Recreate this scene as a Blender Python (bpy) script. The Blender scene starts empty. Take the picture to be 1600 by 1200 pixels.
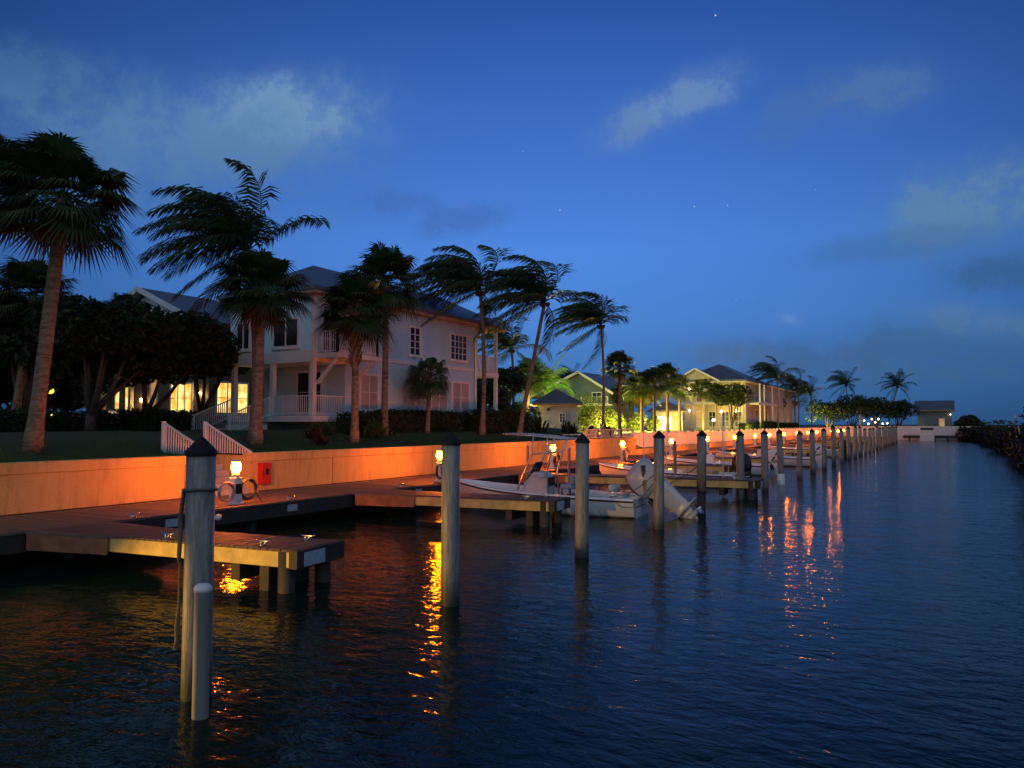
import bpy, math, random
from mathutils import Vector as V, Matrix
S=bpy.context.scene; COL=S.collection; PI=math.pi; R=math.radians
random.seed(7)
# ------------------------------------------------------------ camera
F=1202/1600*36
cam=bpy.data.cameras.new('camera'); camo=bpy.data.objects.new('camera',cam); COL.objects.link(camo)
cam.lens=F; cam.sensor_width=36; cam.clip_end=6000; cam.clip_start=.05
YAW=R(29.464); PITCH=R(3.0)
camo.location=(0,0,2.9); camo.rotation_euler=(R(90)+PITCH,0,YAW-R(90)); S.camera=camo
# ------------------------------------------------------------ world: dusk sky
W=bpy.data.worlds.new('World'); S.world=W; W.use_nodes=True; wt=W.node_tree; wt.nodes.clear()
S.view_settings.view_transform='Standard'; S.view_settings.look='None'; S.view_settings.gamma=1; S.view_settings.exposure=0
class N:
    def __init__(s,nt): s.nt=nt
    def new(s,t,**k):
        n=s.nt.nodes.new(t)
        for a,b in k.items(): setattr(n,a,b)
        return n
    def put(s,sock,v):
        if isinstance(v,bpy.types.NodeSocket): s.nt.links.new(v,sock)
        else: sock.default_value=v
    def m(s,op,a,b=0.,c=None,clamp=False):
        n=s.new('ShaderNodeMath',operation=op,use_clamp=clamp); s.put(n.inputs[0],a); s.put(n.inputs[1],b)
        if c is not None: s.put(n.inputs[2],c)
        return n.outputs[0]
    def v(s,op,a,b=(0,0,0),out=0):
        n=s.new('ShaderNodeVectorMath',operation=op); s.put(n.inputs[0],a); s.put(n.inputs[1],b); return n.outputs[out]
    def mix(s,f,a,b,blend='MIX'):
        n=s.new('ShaderNodeMix',data_type='RGBA',blend_type=blend); s.put(n.inputs[0],f)
        for i,x in ((6,a),(7,b)):
            s.put(n.inputs[i],(*x,1) if isinstance(x,tuple) and len(x)==3 else x)
        return n.outputs[2]
    def noise(s,vec,scale,detail=3,rough=.5,out=0,dist=0.):
        n=s.new('ShaderNodeTexNoise'); n.inputs['Scale'].default_value=scale; n.inputs['Detail'].default_value=detail
        n.inputs['Roughness'].default_value=rough; n.inputs['Distortion'].default_value=dist
        if vec is not None: s.nt.links.new(vec,n.inputs['Vector'])
        return n.outputs[out]
    def ramp(s,f,stops,interp='LINEAR'):
        n=s.new('ShaderNodeValToRGB'); cr=n.color_ramp; cr.interpolation=interp
        while len(cr.elements)<len(stops): cr.elements.new(.5)
        for e,(p,c) in zip(cr.elements,stops): e.position=p; e.color=(*c,1) if len(c)==3 else c
        s.put(n.inputs[0],f); return n.outputs[0]
def sky_dir(px,py):      # direction in the sky seen from the quay, used for clouds and stars
    q=camo.rotation_euler.to_matrix(); return (q@V(((px-800)/1202,(600-py)/1202,-1))).normalized()
def build_sky():
    n=N(wt); d=n.new('ShaderNodeTexCoord').outputs['Generated']
    sep=n.new('ShaderNodeSeparateXYZ'); n.put(sep.inputs[0],d); z=sep.outputs[2]
    base=n.ramp(n.m('MAXIMUM',z,0.),[(0,(.036,.115,.27)),(.045,(.052,.17,.43)),(.13,(.078,.245,.67)),(.22,(.085,.262,.79)),(.33,(.062,.19,.66)),(.50,(.027,.105,.44)),(.62,(.014,.055,.24)),(1,(.006,.025,.11))])
    c=sky_dir(860,500); dt=n.v('DOT_PRODUCT',d,tuple(c),out=1)
    side=n.m('SUBTRACT',1.,dt)           # away from the brightest part the sky is deeper
    fac=n.m('MULTIPLY',side,4.4,clamp=True)
    col=n.mix(fac,base,n.mix(1.,base,(.30,.37,.40),'MULTIPLY'))
    low=n.noise(d,1.6,2); col=n.mix(n.m('MULTIPLY',low,.22),col,(.035,.11,.30))
    warp=n.noise(d,6.,7,.66); warp2=n.noise(d,24.,6,.68)
    w=n.m('ADD',n.m('MULTIPLY',n.m('SUBTRACT',warp,.5),4.6),n.m('MULTIPLY',n.m('SUBTRACT',warp2,.5),3.8))
    for px,py,sx,sy,ang,cc,st in [
        (415,190,120,44,6,(.17,.31,.50),.85),(300,215,110,30,-10,(.12,.25,.44),.55),(270,215,150,55,-6,(.095,.22,.42),.50),(330,275,190,60,0,(.08,.19,.40),.40),(70,125,90,30,-5,(.075,.18,.35),.45),
        (985,195,50,26,25,(.13,.24,.47),.6),(1075,150,62,24,24,(.15,.27,.49),.62),(1365,145,52,28,10,(.09,.19,.38),.50),(1240,180,50,30,30,(.07,.16,.36),.32),
        (1530,320,80,42,8,(.12,.24,.38),.6),(1440,378,110,16,8,(.05,.14,.32),.35),(1500,540,140,30,2,(.045,.12,.26),.5),(1520,500,60,16,-8,(.09,.19,.37),.5),
        (1580,425,60,22,0,(.035,.10,.22),.5),(722,345,70,20,12,(.055,.14,.42),.45),(600,318,60,18,0,(.05,.13,.40),.35),(1245,555,110,22,3,(.055,.12,.27),.5),(1130,552,55,16,0,(.08,.15,.30),.45),(1235,499,13,7,-20,(.16,.33,.60),.4),(1380,585,150,14,0,(.05,.12,.24),.35)]:
        c=sky_dir(px,py); u=V((math.sin(YAW),-math.cos(YAW),0)); vv=c.cross(u); a=R(ang)
        if vv.z<0: vv=-vv
        u2=u*math.cos(a)+vv*math.sin(a); v2=-u*math.sin(a)+vv*math.cos(a)
        q=n.v('SUBTRACT',d,tuple(c))
        A=n.v('DOT_PRODUCT',q,tuple(u2*(1202/sx)),out=1); B=n.v('DOT_PRODUCT',q,tuple(v2*(1202/sy)),out=1)
        r2=n.m('ADD',n.m('MULTIPLY',A,A),n.m('MULTIPLY',B,B)); r2=n.m('ADD',r2,w)
        mk=n.m('MULTIPLY',r2,-.95); mk=n.m('MULTIPLY',n.m('POWER',2.718,mk),st*1.5,clamp=True); mk=n.m('MINIMUM',mk,min(.95,st*1.25))
        near=n.m('LESS_THAN',n.m('ADD',n.m('MULTIPLY',A,A),n.m('MULTIPLY',B,B)),7.)
        fade=n.m('SUBTRACT',1.,n.m('DIVIDE',n.m('ADD',n.m('MULTIPLY',A,A),n.m('MULTIPLY',B,B)),7.),clamp=True)
        col=n.mix(n.m('MULTIPLY',n.m('MULTIPLY',mk,fade),near),col,cc)
    for px,py,r,st in [(1118,24,.0008,.9),(875,328,.0008,.5),(1085,323,.0007,.55),(1137,321,.0008,.3),(817,236,.0006,.3),(1274,296,.0006,.25),(1150,468,.0006,.25)]:
        ds=n.v('DISTANCE',d,tuple(sky_dir(px,py)),out=1)
        col=n.mix(n.m('MULTIPLY',n.m('LESS_THAN',ds,r),st),col,(.75,.8,.9))
    # afterglow in the part of the sky behind the quay
    bk=V((-math.cos(YAW),-math.sin(YAW),.25)).normalized(); bd=n.v('DOT_PRODUCT',d,tuple(bk),out=1)
    col=n.mix(n.m('MULTIPLY',n.m('SUBTRACT',bd,.16),1.5,clamp=True),col,(.33,.42,.54))
    bg=n.new('ShaderNodeBackground'); n.put(bg.inputs[0],col); bg.inputs[1].default_value=1.
    o=n.new('ShaderNodeOutputWorld'); wt.links.new(bg.outputs[0],o.inputs[0])
build_sky()
S.cycles.use_denoising=True; S.cycles.max_bounces=6; S.cycles.diffuse_bounces=3; S.cycles.glossy_bounces=4; S.cycles.transmission_bounces=3
S.cycles.sample_clamp_indirect=20; S.cycles.sample_clamp_direct=0; S.cycles.caustics_reflective=False; S.cycles.caustics_refractive=False
# ------------------------------------------------------------ materials
def bare(name):
    m=bpy.data.materials.new(name); m.use_nodes=True; nt=m.node_tree
    return m,nt,nt.nodes['Principled BSDF'],N(nt)
def mat(name,c,rough=.6,var=.25,scale=6.,bump=0.,bscale=30.,metal=0.,c2=None,obj=True,coat=0.):
    m,nt,p,n=bare(name); tc=n.new('ShaderNodeTexCoord').outputs['Object']
    c2=c2 or tuple(x*(1-var) for x in c)
    f=n.noise(tc,scale,5,.6); f=n.ramp(f,[(.35,(0,0,0)),(.68,(1,1,1))])
    n.put(p.inputs['Base Color'],n.mix(f,c,c2)); p.inputs['Metallic'].default_value=metal
    r=n.noise(tc,scale*2.3,3); n.put(p.inputs['Roughness'],n.m('ADD',n.m('MULTIPLY',r,.25),rough-.12,clamp=True))
    if coat: p.inputs['Coat Weight'].default_value=coat
    if bump:
        b=n.new('ShaderNodeBump'); b.inputs['Strength'].default_value=.6; b.inputs['Distance'].default_value=bump
        n.put(b.inputs['Height'],n.noise(tc,bscale,4,.6)); n.put(p.inputs['Normal'],b.outputs[0])
    return m
def emis(name,c,s,c2=None,scale=3.):
    m,nt,p,n=bare(name); p.inputs['Base Color'].default_value=(.3,.25,.2,1); p.inputs['Emission Strength'].default_value=s
    if c2:
        tc=n.new('ShaderNodeTexCoord').outputs['Object']; f=n.ramp(n.noise(tc,scale,2),[(.4,(0,0,0)),(.6,(1,1,1))]); n.put(p.inputs['Emission Color'],n.mix(f,c,c2))
    else: p.inputs['Emission Color'].default_value=(*c,1)
    return m
def foliage(name,c,c2,trans=.25):
    m,nt,p,n=bare(name); tc=n.new('ShaderNodeTexCoord').outputs['Object']
    f=n.ramp(n.noise(tc,1.7,4,.7),[(.38,(0,0,0)),(.62,(1,1,1))]); col=n.mix(f,c,c2)
    n.put(p.inputs['Base Color'],col); p.inputs['Roughness'].default_value=.5; p.inputs['Specular IOR Level'].default_value=.3
    t=n.new('ShaderNodeBsdfTranslucent'); n.put(t.inputs[0],col); mx=n.new('ShaderNodeMixShader'); mx.inputs[0].default_value=trans
    nt.links.new(p.outputs[0],mx.inputs[1]); nt.links.new(t.outputs[0],mx.inputs[2]); nt.links.new(mx.outputs[0],nt.nodes['Material Output'].inputs[0]); return m
def siding(name,c,var=.12,pitch=.16):
    m,nt,p,n=bare(name); tc=n.new('ShaderNodeTexCoord').outputs['Object']
    sep=n.new('ShaderNodeSeparateXYZ'); n.put(sep.inputs[0],tc); fr=n.m('FRACT',n.m('DIVIDE',sep.outputs[2],pitch))
    f=n.noise(tc,1.3,5,.6); n.put(p.inputs['Base Color'],n.mix(f,c,tuple(x*(1-var*2) for x in c))); p.inputs['Roughness'].default_value=.6
    b=n.new('ShaderNodeBump'); b.inputs['Distance'].default_value=.03; b.inputs['Strength'].default_value=1.; b.invert=True; n.put(b.inputs['Height'],fr); n.put(p.inputs['Normal'],b.outputs[0]); return m
def roofmat(name,c):
    m,nt,p,n=bare(name); tc=n.new('ShaderNodeTexCoord').outputs['Object']
    f=n.noise(tc,.8,5,.7); n.put(p.inputs['Base Color'],n.mix(f,c,tuple(x*.6 for x in c))); p.inputs['Roughness'].default_value=.45; p.inputs['Metallic'].default_value=.3
    sep=n.new('ShaderNodeSeparateXYZ'); n.put(sep.inputs[0],tc)
    fr=n.m('FRACT',n.m('DIVIDE',n.m('ADD',sep.outputs[0],sep.outputs[1]),.45)); s=n.m('LESS_THAN',fr,.1)
    b=n.new('ShaderNodeBump'); b.inputs['Distance'].default_value=.03; n.put(b.inputs['Height'],s); n.put(p.inputs['Normal'],b.outputs[0]); return m
def woodmat(name,c,c2,ax=0,pitch=.14):
    m,nt,p,n=bare(name); tc=n.new('ShaderNodeTexCoord').outputs['Object']
    mp=n.new('ShaderNodeMapping'); n.put(mp.inputs[0],tc); mp.inputs['Scale'].default_value=((1.2,9,9) if ax==0 else (9,1.2,9))
    f=n.noise(mp.outputs[0],2.4,6,.65); g=n.noise(tc,.9,3)
    sep=n.new('ShaderNodeSeparateXYZ'); n.put(sep.inputs[0],tc)
    idx=n.m('FLOOR',n.m('DIVIDE',sep.outputs[1-ax],pitch)); wn=n.new('ShaderNodeTexWhiteNoise',noise_dimensions='1D'); n.put(wn.inputs['W'],idx)
    col=n.mix(n.ramp(f,[(.35,(0,0,0)),(.7,(1,1,1))]),c,c2); col=n.mix(n.m('MULTIPLY',wn.outputs[0],.45),col,tuple(x*.45 for x in c)); col=n.mix(n.m('MULTIPLY',g,.35),col,tuple(x*.5 for x in c2))
    n.put(p.inputs['Base Color'],col); p.inputs['Roughness'].default_value=.65
    b=n.new('ShaderNodeBump'); b.inputs['Distance'].default_value=.006; n.put(b.inputs['Height'],f); n.put(p.inputs['Normal'],b.outputs[0]); return m
def pilemat():
    m,nt,p,n=bare('piling_sleeve'); tc=n.new('ShaderNodeTexCoord').outputs['Object']
    sep=n.new('ShaderNodeSeparateXYZ'); n.put(sep.inputs[0],tc)
    mp=n.new('ShaderNodeMapping'); n.put(mp.inputs[0],tc); mp.inputs['Scale'].default_value=(12,12,1.2)
    f=n.ramp(n.noise(mp.outputs[0],1.6,7,.75),[(.38,(0,0,0)),(.62,(1,1,1))])
    col=n.mix(f,(.29,.29,.28),(.13,.125,.105)); col=n.mix(n.m('MULTIPLY',n.ramp(n.noise(tc,2.2,5,.7),[(.5,(0,0,0)),(.7,(1,1,1))]),.6),col,(.10,.085,.055))
    g=n.m('ADD',sep.outputs[2],n.m('MULTIPLY',n.noise(mp.outputs[0],2.,4),.35))
    k=n.ramp(g,[(.24,(1,1,1)),(.38,(.75,.75,.75)),(.72,(0,0,0))]); col=n.mix(k,col,(.030,.036,.022))     # tide stain just above the water
    n.put(p.inputs['Base Color'],col); p.inputs['Roughness'].default_value=.5
    b=n.new('ShaderNodeBump'); b.inputs['Distance'].default_value=.006; n.put(b.inputs['Height'],n.noise(mp.outputs[0],3.,4)); n.put(p.inputs['Normal'],b.outputs[0]); return m
def trunkmat(name,c,c2,bs):
    m,nt,p,n=bare(name); tc=n.new('ShaderNodeTexCoord').outputs['Object']
    mp=n.new('ShaderNodeMapping'); n.put(mp.inputs[0],tc); mp.inputs['Scale'].default_value=(2,2,bs)
    f=n.noise(mp.outputs[0],1.6,5,.65,dist=.6); g=n.noise(tc,9.,5,.7); k=n.ramp(f,[(.38,(0,0,0)),(.55,(1,1,1))])
    n.put(p.inputs['Base Color'],n.mix(n.m('MULTIPLY',g,.5),n.mix(k,c2,c),tuple(x*.35 for x in c2))); p.inputs['Roughness'].default_value=.9
    b=n.new('ShaderNodeBump'); b.inputs['Distance'].default_value=.05; n.put(b.inputs['Height'],n.m('ADD',f,n.m('MULTIPLY',g,.4))); n.put(p.inputs['Normal'],b.outputs[0]); return m
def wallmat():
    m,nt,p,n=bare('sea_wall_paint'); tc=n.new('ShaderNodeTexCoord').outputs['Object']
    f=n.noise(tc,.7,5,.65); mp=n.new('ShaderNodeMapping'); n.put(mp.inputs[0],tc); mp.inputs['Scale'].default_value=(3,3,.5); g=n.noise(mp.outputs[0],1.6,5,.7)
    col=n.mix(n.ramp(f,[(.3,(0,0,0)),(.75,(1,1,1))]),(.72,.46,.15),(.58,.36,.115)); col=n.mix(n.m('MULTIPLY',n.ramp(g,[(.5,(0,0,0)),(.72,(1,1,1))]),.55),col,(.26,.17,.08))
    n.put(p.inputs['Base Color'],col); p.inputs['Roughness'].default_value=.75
    b=n.new('ShaderNodeBump'); b.inputs['Distance'].default_value=.008; n.put(b.inputs['Height'],n.noise(tc,25.,4)); n.put(p.inputs['Normal'],b.outputs[0]); return m
def watermat():
    m,nt,p,n=bare('canal_water'); tc=n.new('ShaderNodeTexCoord').outputs['Object']
    mp=n.new('ShaderNodeMapping'); n.put(mp.inputs[0],tc); mp.inputs['Rotation'].default_value=(0,0,-YAW-R(4)); mp.inputs['Scale'].default_value=(1.5,.85,1)
    a=n.noise(mp.outputs[0],3.4,3,.55,dist=.4); b_=n.noise(mp.outputs[0],.55,2,.5); c=n.noise(tc,.07,3,.6)
    h=n.m('ADD',n.m('MULTIPLY',a,.030),n.m('MULTIPLY',b_,.05))
    amp=n.ramp(c,[(.35,(.7,.7,.7)),(.62,(1,1,1))])
    bp=n.new('ShaderNodeBump'); bp.inputs['Distance'].default_value=1.; n.put(bp.inputs['Strength'],n.m('MULTIPLY',amp,.9)); n.put(bp.inputs['Height'],h)
    n.put(p.inputs['Normal'],bp.outputs[0]); p.inputs['Base Color'].default_value=(.004,.013,.011,1); p.inputs['Roughness'].default_value=.10; p.inputs['IOR'].default_value=1.33; p.inputs['Specular IOR Level'].default_value=.15
    return m
def groundmat():
    m,nt,p,n=bare('lawn_soil'); tc=n.new('ShaderNodeTexCoord').outputs['Object']
    f=n.ramp(n.noise(tc,.5,6,.7),[(.4,(0,0,0)),(.65,(1,1,1))]); col=n.mix(f,(.05,.075,.025),(.09,.085,.045)); g=n.noise(tc,14.,4)
    col=n.mix(n.m('MULTIPLY',g,.6),col,(.03,.05,.015)); n.put(p.inputs['Base Color'],col); p.inputs['Roughness'].default_value=.9
    b=n.new('ShaderNodeBump'); b.inputs['Distance'].default_value=.05; n.put(b.inputs['Height'],g); n.put(p.inputs['Normal'],b.outputs[0]); return m
M=dict(
 sleeve=pilemat(), cap=mat('black_cap',(.004,.004,.0045),.75), wood=woodmat('dock_boards',(.14,.10,.085),(.065,.05,.045),0), woody=woodmat('dock_boards_across',(.21,.145,.10),(.11,.078,.055),1),
 fascia=mat('yellow_timber',(.66,.50,.16),.6,.35,3.,.004), shadewood=mat('shade_toned_timber',(.30,.13,.06),.7,.4,4.,.004), darkwood=mat('creosote_timber',(.045,.035,.028),.7,.4,4.,.006),
 wall=wallmat(), water=watermat(), ground=groundmat(), white=mat('white_paint',(.74,.74,.72),.5,.12,2.), metal=mat('brushed_aluminium',(.6,.6,.6),.3,.1,5.,metal=.8),
 trunk=trunkmat('palm_trunk_bark',(.34,.22,.14),(.15,.095,.06),7), cocotrunk=trunkmat('coconut_trunk_bark',(.27,.20,.15),(.12,.09,.065),9), bark=mat('dark_bark',(.10,.075,.055),.9,.5,6.,.02,15.),
 sabal=foliage('fan_palm_leaf',(.055,.085,.03),(.032,.06,.02)), coco=foliage('coconut_leaf',(.045,.09,.03),(.028,.06,.022)), thatch=foliage('dead_palm_leaf',(.17,.10,.045),(.08,.045,.02)),
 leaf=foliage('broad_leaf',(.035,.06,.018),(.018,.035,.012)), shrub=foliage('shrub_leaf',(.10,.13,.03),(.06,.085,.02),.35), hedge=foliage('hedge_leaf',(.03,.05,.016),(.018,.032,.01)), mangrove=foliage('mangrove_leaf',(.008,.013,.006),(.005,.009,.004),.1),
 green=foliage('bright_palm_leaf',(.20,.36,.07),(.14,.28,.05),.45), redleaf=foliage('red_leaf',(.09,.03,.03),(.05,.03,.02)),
 blue=siding('pale_blue_siding',(.62,.88,.95)), grey=siding('pale_grey_siding',(.52,.72,.84)), cream=siding('cream_siding',(.60,.53,.40)), brownwall=siding('brown_siding',(.20,.14,.08)), tan=siding('tan_siding',(.48,.39,.29)), salmon=siding('pavilion_siding',(.56,.50,.47)),teal=siding('teal_siding',(.15,.19,.21)),
 roof=roofmat('grey_metal_roof',(.20,.21,.23)), soffit=mat('peach_soffit',(.50,.34,.26),.6,.15,2.), glass=mat('dark_window_glass',(.02,.022,.025),.15,.1), blind=mat('closed_window_blind',(.44,.36,.34),.7,.15,3.),
 litwin=emis('lit_window',(.75,.33,.03),1.5,(1,.74,.24),1.9), litdim=emis('dim_lit_window',(.9,.42,.10),.5,(.6,.25,.06),1.6), lens=emis('sodium_lamp_lens',(1.,.17,.004),540.), lens0=emis('yellow_lamp_lens',(1.,.44,.03),60.), lens2=emis('amber_lamp_lens',(1.,.18,.002),540.),
 warm=emis('warm_bulb',(1,.60,.22),95.), warmbig=emis('warm_globe',(1,.70,.30),14.), yellow=emis('yellow_lantern_glass',(1,.66,.04),3.), mosaic=emis('pierced_pillar_light',(1,.70,.40),.7,(.12,.06,.03),9.), greenl=emis('green_spot_lens',(.35,1,.12),40.), whitel=emis('white_lamp_glass',(.95,.9,.75),8.),
 red=mat('red_painted_steel',(.55,.015,.01),.35,.1,3.,coat=.4), plate=mat('faded_number_plate',(.42,.50,.60),.5,.3,25.), rope=mat('wet_rope',(.16,.14,.10),.9,.4,30.,.01,60.), hose=mat('rubber_hose',(.07,.06,.055),.45,.3,9.), hosew=mat('pale_hose',(.42,.36,.32),.45,.3,9.),
 gel=mat('white_gelcoat',(.78,.79,.80),.25,.08,2.,coat=.6), gelgrey=mat('grey_deck_gelcoat',(.34,.36,.40),.5,.15,5.), navy=mat('navy_rubber',(.012,.016,.035),.5), vinyl=mat('white_vinyl',(.58,.57,.55),.45,.1,6.), black=mat('black_plastic',(.014,.014,.016),.35), cowl=mat('silver_grey_cowl',(.44,.46,.49),.28,.06,2.,coat=.6),
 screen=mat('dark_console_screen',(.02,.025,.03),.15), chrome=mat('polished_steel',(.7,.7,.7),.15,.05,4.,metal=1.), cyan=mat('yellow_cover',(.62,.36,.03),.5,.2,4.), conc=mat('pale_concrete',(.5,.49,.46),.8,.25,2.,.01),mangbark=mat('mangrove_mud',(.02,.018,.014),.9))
# ------------------------------------------------------------ mesh helpers
class MB:
    def __init__(s): s.v=[]; s.f=[]
    def add(s,vs,fs):
        b=len(s.v); s.v+=[tuple(q) for q in vs]; s.f+=[tuple(i+b for i in f) for f in fs]; return s
    def box(s,x0,x1,y0,y1,z0,z1):
        return s.add([(x0,y0,z0),(x1,y0,z0),(x1,y1,z0),(x0,y1,z0),(x0,y0,z1),(x1,y0,z1),(x1,y1,z1),(x0,y1,z1)],[(0,3,2,1),(4,5,6,7),(0,1,5,4),(1,2,6,5),(2,3,7,6),(3,0,4,7)])
    def ob(s,o,u,n,a0,a1,b0,b1,z0,z1):    # box in a wall's frame: u along, n outward, z up
        o,u,n=V(o),V(u),V(n); P=[]
        for z in (z0,z1):
            for a,b in ((a0,b0),(a1,b0),(a1,b1),(a0,b1)): P.append(o+u*a+n*b+V((0,0,z)))
        return s.add(P,[(0,3,2,1),(4,5,6,7),(0,1,5,4),(1,2,6,5),(2,3,7,6),(3,0,4,7)])
    def beam(s,p,q,w,h):
        p,q=V(p),V(q); d=(q-p).normalized(); sd=d.cross(V((0,0,1))); sd=V((1,0,0)) if sd.length<1e-3 else sd.normalized(); up=sd.cross(d).normalized(); P=[]
        for c in (p,q):
            for a,b in ((-1,-1),(1,-1),(1,1),(-1,1)): P.append(c+sd*a*w/2+up*b*h/2)
        return s.add(P,[(0,1,2,3),(7,6,5,4),(0,4,5,1),(1,5,6,2),(2,6,7,3),(3,7,4,0)])
    def tube(s,pts,r,k=8,cap=True):
        pts=[V(p) for p in pts]; n=len(pts); rr=r if isinstance(r,(list,tuple)) else [r]*n; P=[]; ref=None
        for i,p in enumerate(pts):
            d=(pts[min(i+1,n-1)]-pts[max(i-1,0)]).normalized()
            if ref is None: ref=V((1,0,0)) if abs(d.x)<.8 else V((0,1,0))
            a=(ref-d*ref.dot(d)).normalized(); ref=a; b=d.cross(a)
            for j in range(k): t=2*PI*j/k; P.append(p+(a*math.cos(t)+b*math.sin(t))*rr[i])
        fs=[(i*k+j,i*k+(j+1)%k,(i+1)*k+(j+1)%k,(i+1)*k+j) for i in range(n-1) for j in range(k)]
        if cap: fs+=[tuple(range(k))[::-1],tuple((n-1)*k+j for j in range(k))]
        return s.add(P,fs)
    def lathe(s,c,prof,k=16): # prof [(r,z)]
        P=[(c[0]+r*math.cos(2*PI*j/k),c[1]+r*math.sin(2*PI*j/k),c[2]+z) for r,z in prof for j in range(k)]
        n=len(prof); fs=[(i*k+j,i*k+(j+1)%k,(i+1)*k+(j+1)%k,(i+1)*k+j) for i in range(n-1) for j in range(k)]
        return s.add(P,fs+[tuple(range(k))[::-1],tuple((n-1)*k+j for j in range(k))])
    def prism(s,poly,d): # extrude polygon by vector d
        n=len(poly); d=V(d); P=[V(p) for p in poly]+[V(p)+d for p in poly]
        return s.add(P,[tuple(range(n))[::-1],tuple(range(n,2*n))]+[(i,(i+1)%n,n+(i+1)%n,n+i) for i in range(n)])
    def build(s,name,m,parent=None,smooth=False,bevel=0):
        me=bpy.data.meshes.new(name); me.from_pydata(s.v,[],s.f); me.update()
        if smooth: me.polygons.foreach_set('use_smooth',[True]*len(me.polygons))
        me.materials.append(M[m] if isinstance(m,str) else m)
        o=bpy.data.objects.new(name,me); COL.objects.link(o)
        if parent is not None: o.parent=parent
        if bevel:
            b=o.modifiers.new('bevel','BEVEL'); b.width=bevel; b.segments=2; b.limit_method='ANGLE'
        return o
def thing(name,label,cat,loc=(0,0,0),rz=0,group=None):
    o=bpy.data.objects.new(name,None); COL.objects.link(o); o.location=loc; o.rotation_euler=(0,0,rz); o.empty_display_size=.2
    o['label']=label; o['category']=cat
    if group: o['group']=group
    return o
def tag(o,label,cat=None,group=None,kind=None):
    if label: o['label']=label
    if cat: o['category']=cat
    if group: o['group']=group
    if kind: o['kind']=kind
    return o
def copy_tree(o,label,loc,rz=None,group=None):
    kids={}
    for c in bpy.data.objects:
        if c.parent: kids.setdefault(c.parent.name,[]).append(c)
    def rec(src,par):
        c=src.copy(); COL.objects.link(c); c.parent=par
        for k in kids.get(src.name,[]): rec(k,c)
        return c
    r=rec(o,None); r.location=loc; r['label']=label
    if rz is not None: r.rotation_euler=(0,0,rz)
    if group: r['group']=group
    return r
ORD=['nearest','second','third','fourth','fifth','sixth','seventh','eighth','ninth','tenth','eleventh','twelfth','thirteenth','fourteenth','fifteenth','sixteenth','seventeenth','eighteenth','nineteenth','twentieth','twenty-first','twenty-second','twenty-third','twenty-fourth','twenty-fifth','twenty-sixth','twenty-seventh','twenty-eighth','twenty-ninth','thirtieth']
def smooth01(t): t=max(0,min(1,t)); return t*t*(3-2*t)
def gh(x,y):     # height of the land
    a=1.95+.7*smooth01((y-20)/5)
    b=1.15+.95*smooth01((y-19.6)/6)
    t=smooth01((x-50)/3); return a*(1-t)+b*t
# ------------------------------------------------------------ setting
def grid(xs,ys,fz,hole=None):
    m=MB(); nx=len(xs); m.v=[(x,y,fz(x,y)) for y in ys for x in xs]
    for j in range(len(ys)-1):
        for i in range(nx-1):
            if hole and hole((xs[i]+xs[i+1])/2,(ys[j]+ys[j+1])/2): continue
            m.f.append((j*nx+i,j*nx+i+1,(j+1)*nx+i+1,(j+1)*nx+i))
    return m
tag(grid([-3000,0,200,3000],[-3000,0,200,3000],lambda x,y:0).build('water','water'),'dark rippled canal water reflecting lamps and blue dusk sky',kind='structure')
SX0,SX1=15.72,17.05     # stair opening
xs=[-400,-60]+[x*2. for x in range(-15,8)]+[SX0,SX1]+[18+x*2. for x in range(0,30)]+[78+8*i for i in range(10)]+[157.8]
ys=[19.1,19.5,20,20.6,21.2,22,23,24,25,27,30,40,70,150,900]
rnd=random.Random(3); jit={}
def gz(x,y):
    k=(x,y)
    if k not in jit: jit[k]=rnd.uniform(-.04,.04) if 20<y<40 and -20<x<150 else 0
    return gh(x,y)-.02+jit[k]
tag(grid(xs,ys,gz,lambda x,y:SX0<x<SX1 and y<21.2).build('lawn','ground',smooth=True),'dark lawn behind the sea wall',kind='structure')
tag(MB().box(160.2,3000,-3000,900,.2,1.6).build('far_ground','ground'),'dark land beyond the far end of the canal',kind='structure')
tag(MB().box(-300,160,-900,-5.2,-.5,.35).build('bank','mangbark'),'dark muddy bank under the mangroves',kind='structure')
# sea wall: panels with a cap band and joints
WY=19.1
def seawall():
    w=thing('sea_wall','long pale stucco sea wall with a projecting cap beside the dock','wall',(0,WY,0))
    b=MB(); c=MB(); j=MB()
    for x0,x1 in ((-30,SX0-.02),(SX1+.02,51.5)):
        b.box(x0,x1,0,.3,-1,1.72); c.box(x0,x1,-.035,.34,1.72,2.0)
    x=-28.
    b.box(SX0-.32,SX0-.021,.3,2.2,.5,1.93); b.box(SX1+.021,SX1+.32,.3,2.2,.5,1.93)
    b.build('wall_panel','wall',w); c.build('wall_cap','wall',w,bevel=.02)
    while x<51:
        if not SX0-.5<x<SX1+.5: j.box(x,x+.02,-.006,0,.75,1.72)
        x+=6.1
    j.build('expansion_joint','darkwood',w)
    MB().box(-30,SX0-.4,-.012,0,.76,.80).box(SX1+.4,51,-.012,0,.76,.80).build('base_strip','darkwood',w)
seawall()
lw=thing('low_sea_wall','low pale wall under the picket fence far along the dock','wall',(0,WY,0))
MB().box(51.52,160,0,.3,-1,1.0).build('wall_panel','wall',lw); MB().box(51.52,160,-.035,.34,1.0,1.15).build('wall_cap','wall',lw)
fw_=thing('end_wall','long white sea wall closing the far end of the canal','wall',(160,0,0))
MB().box(0,.4,-400,WY+.3,-1,2.35).build('wall_panel','white',fw_); MB().box(-.06,.46,-400,WY+.35,2.35,2.55).build('wall_cap','white',fw_)
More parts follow.
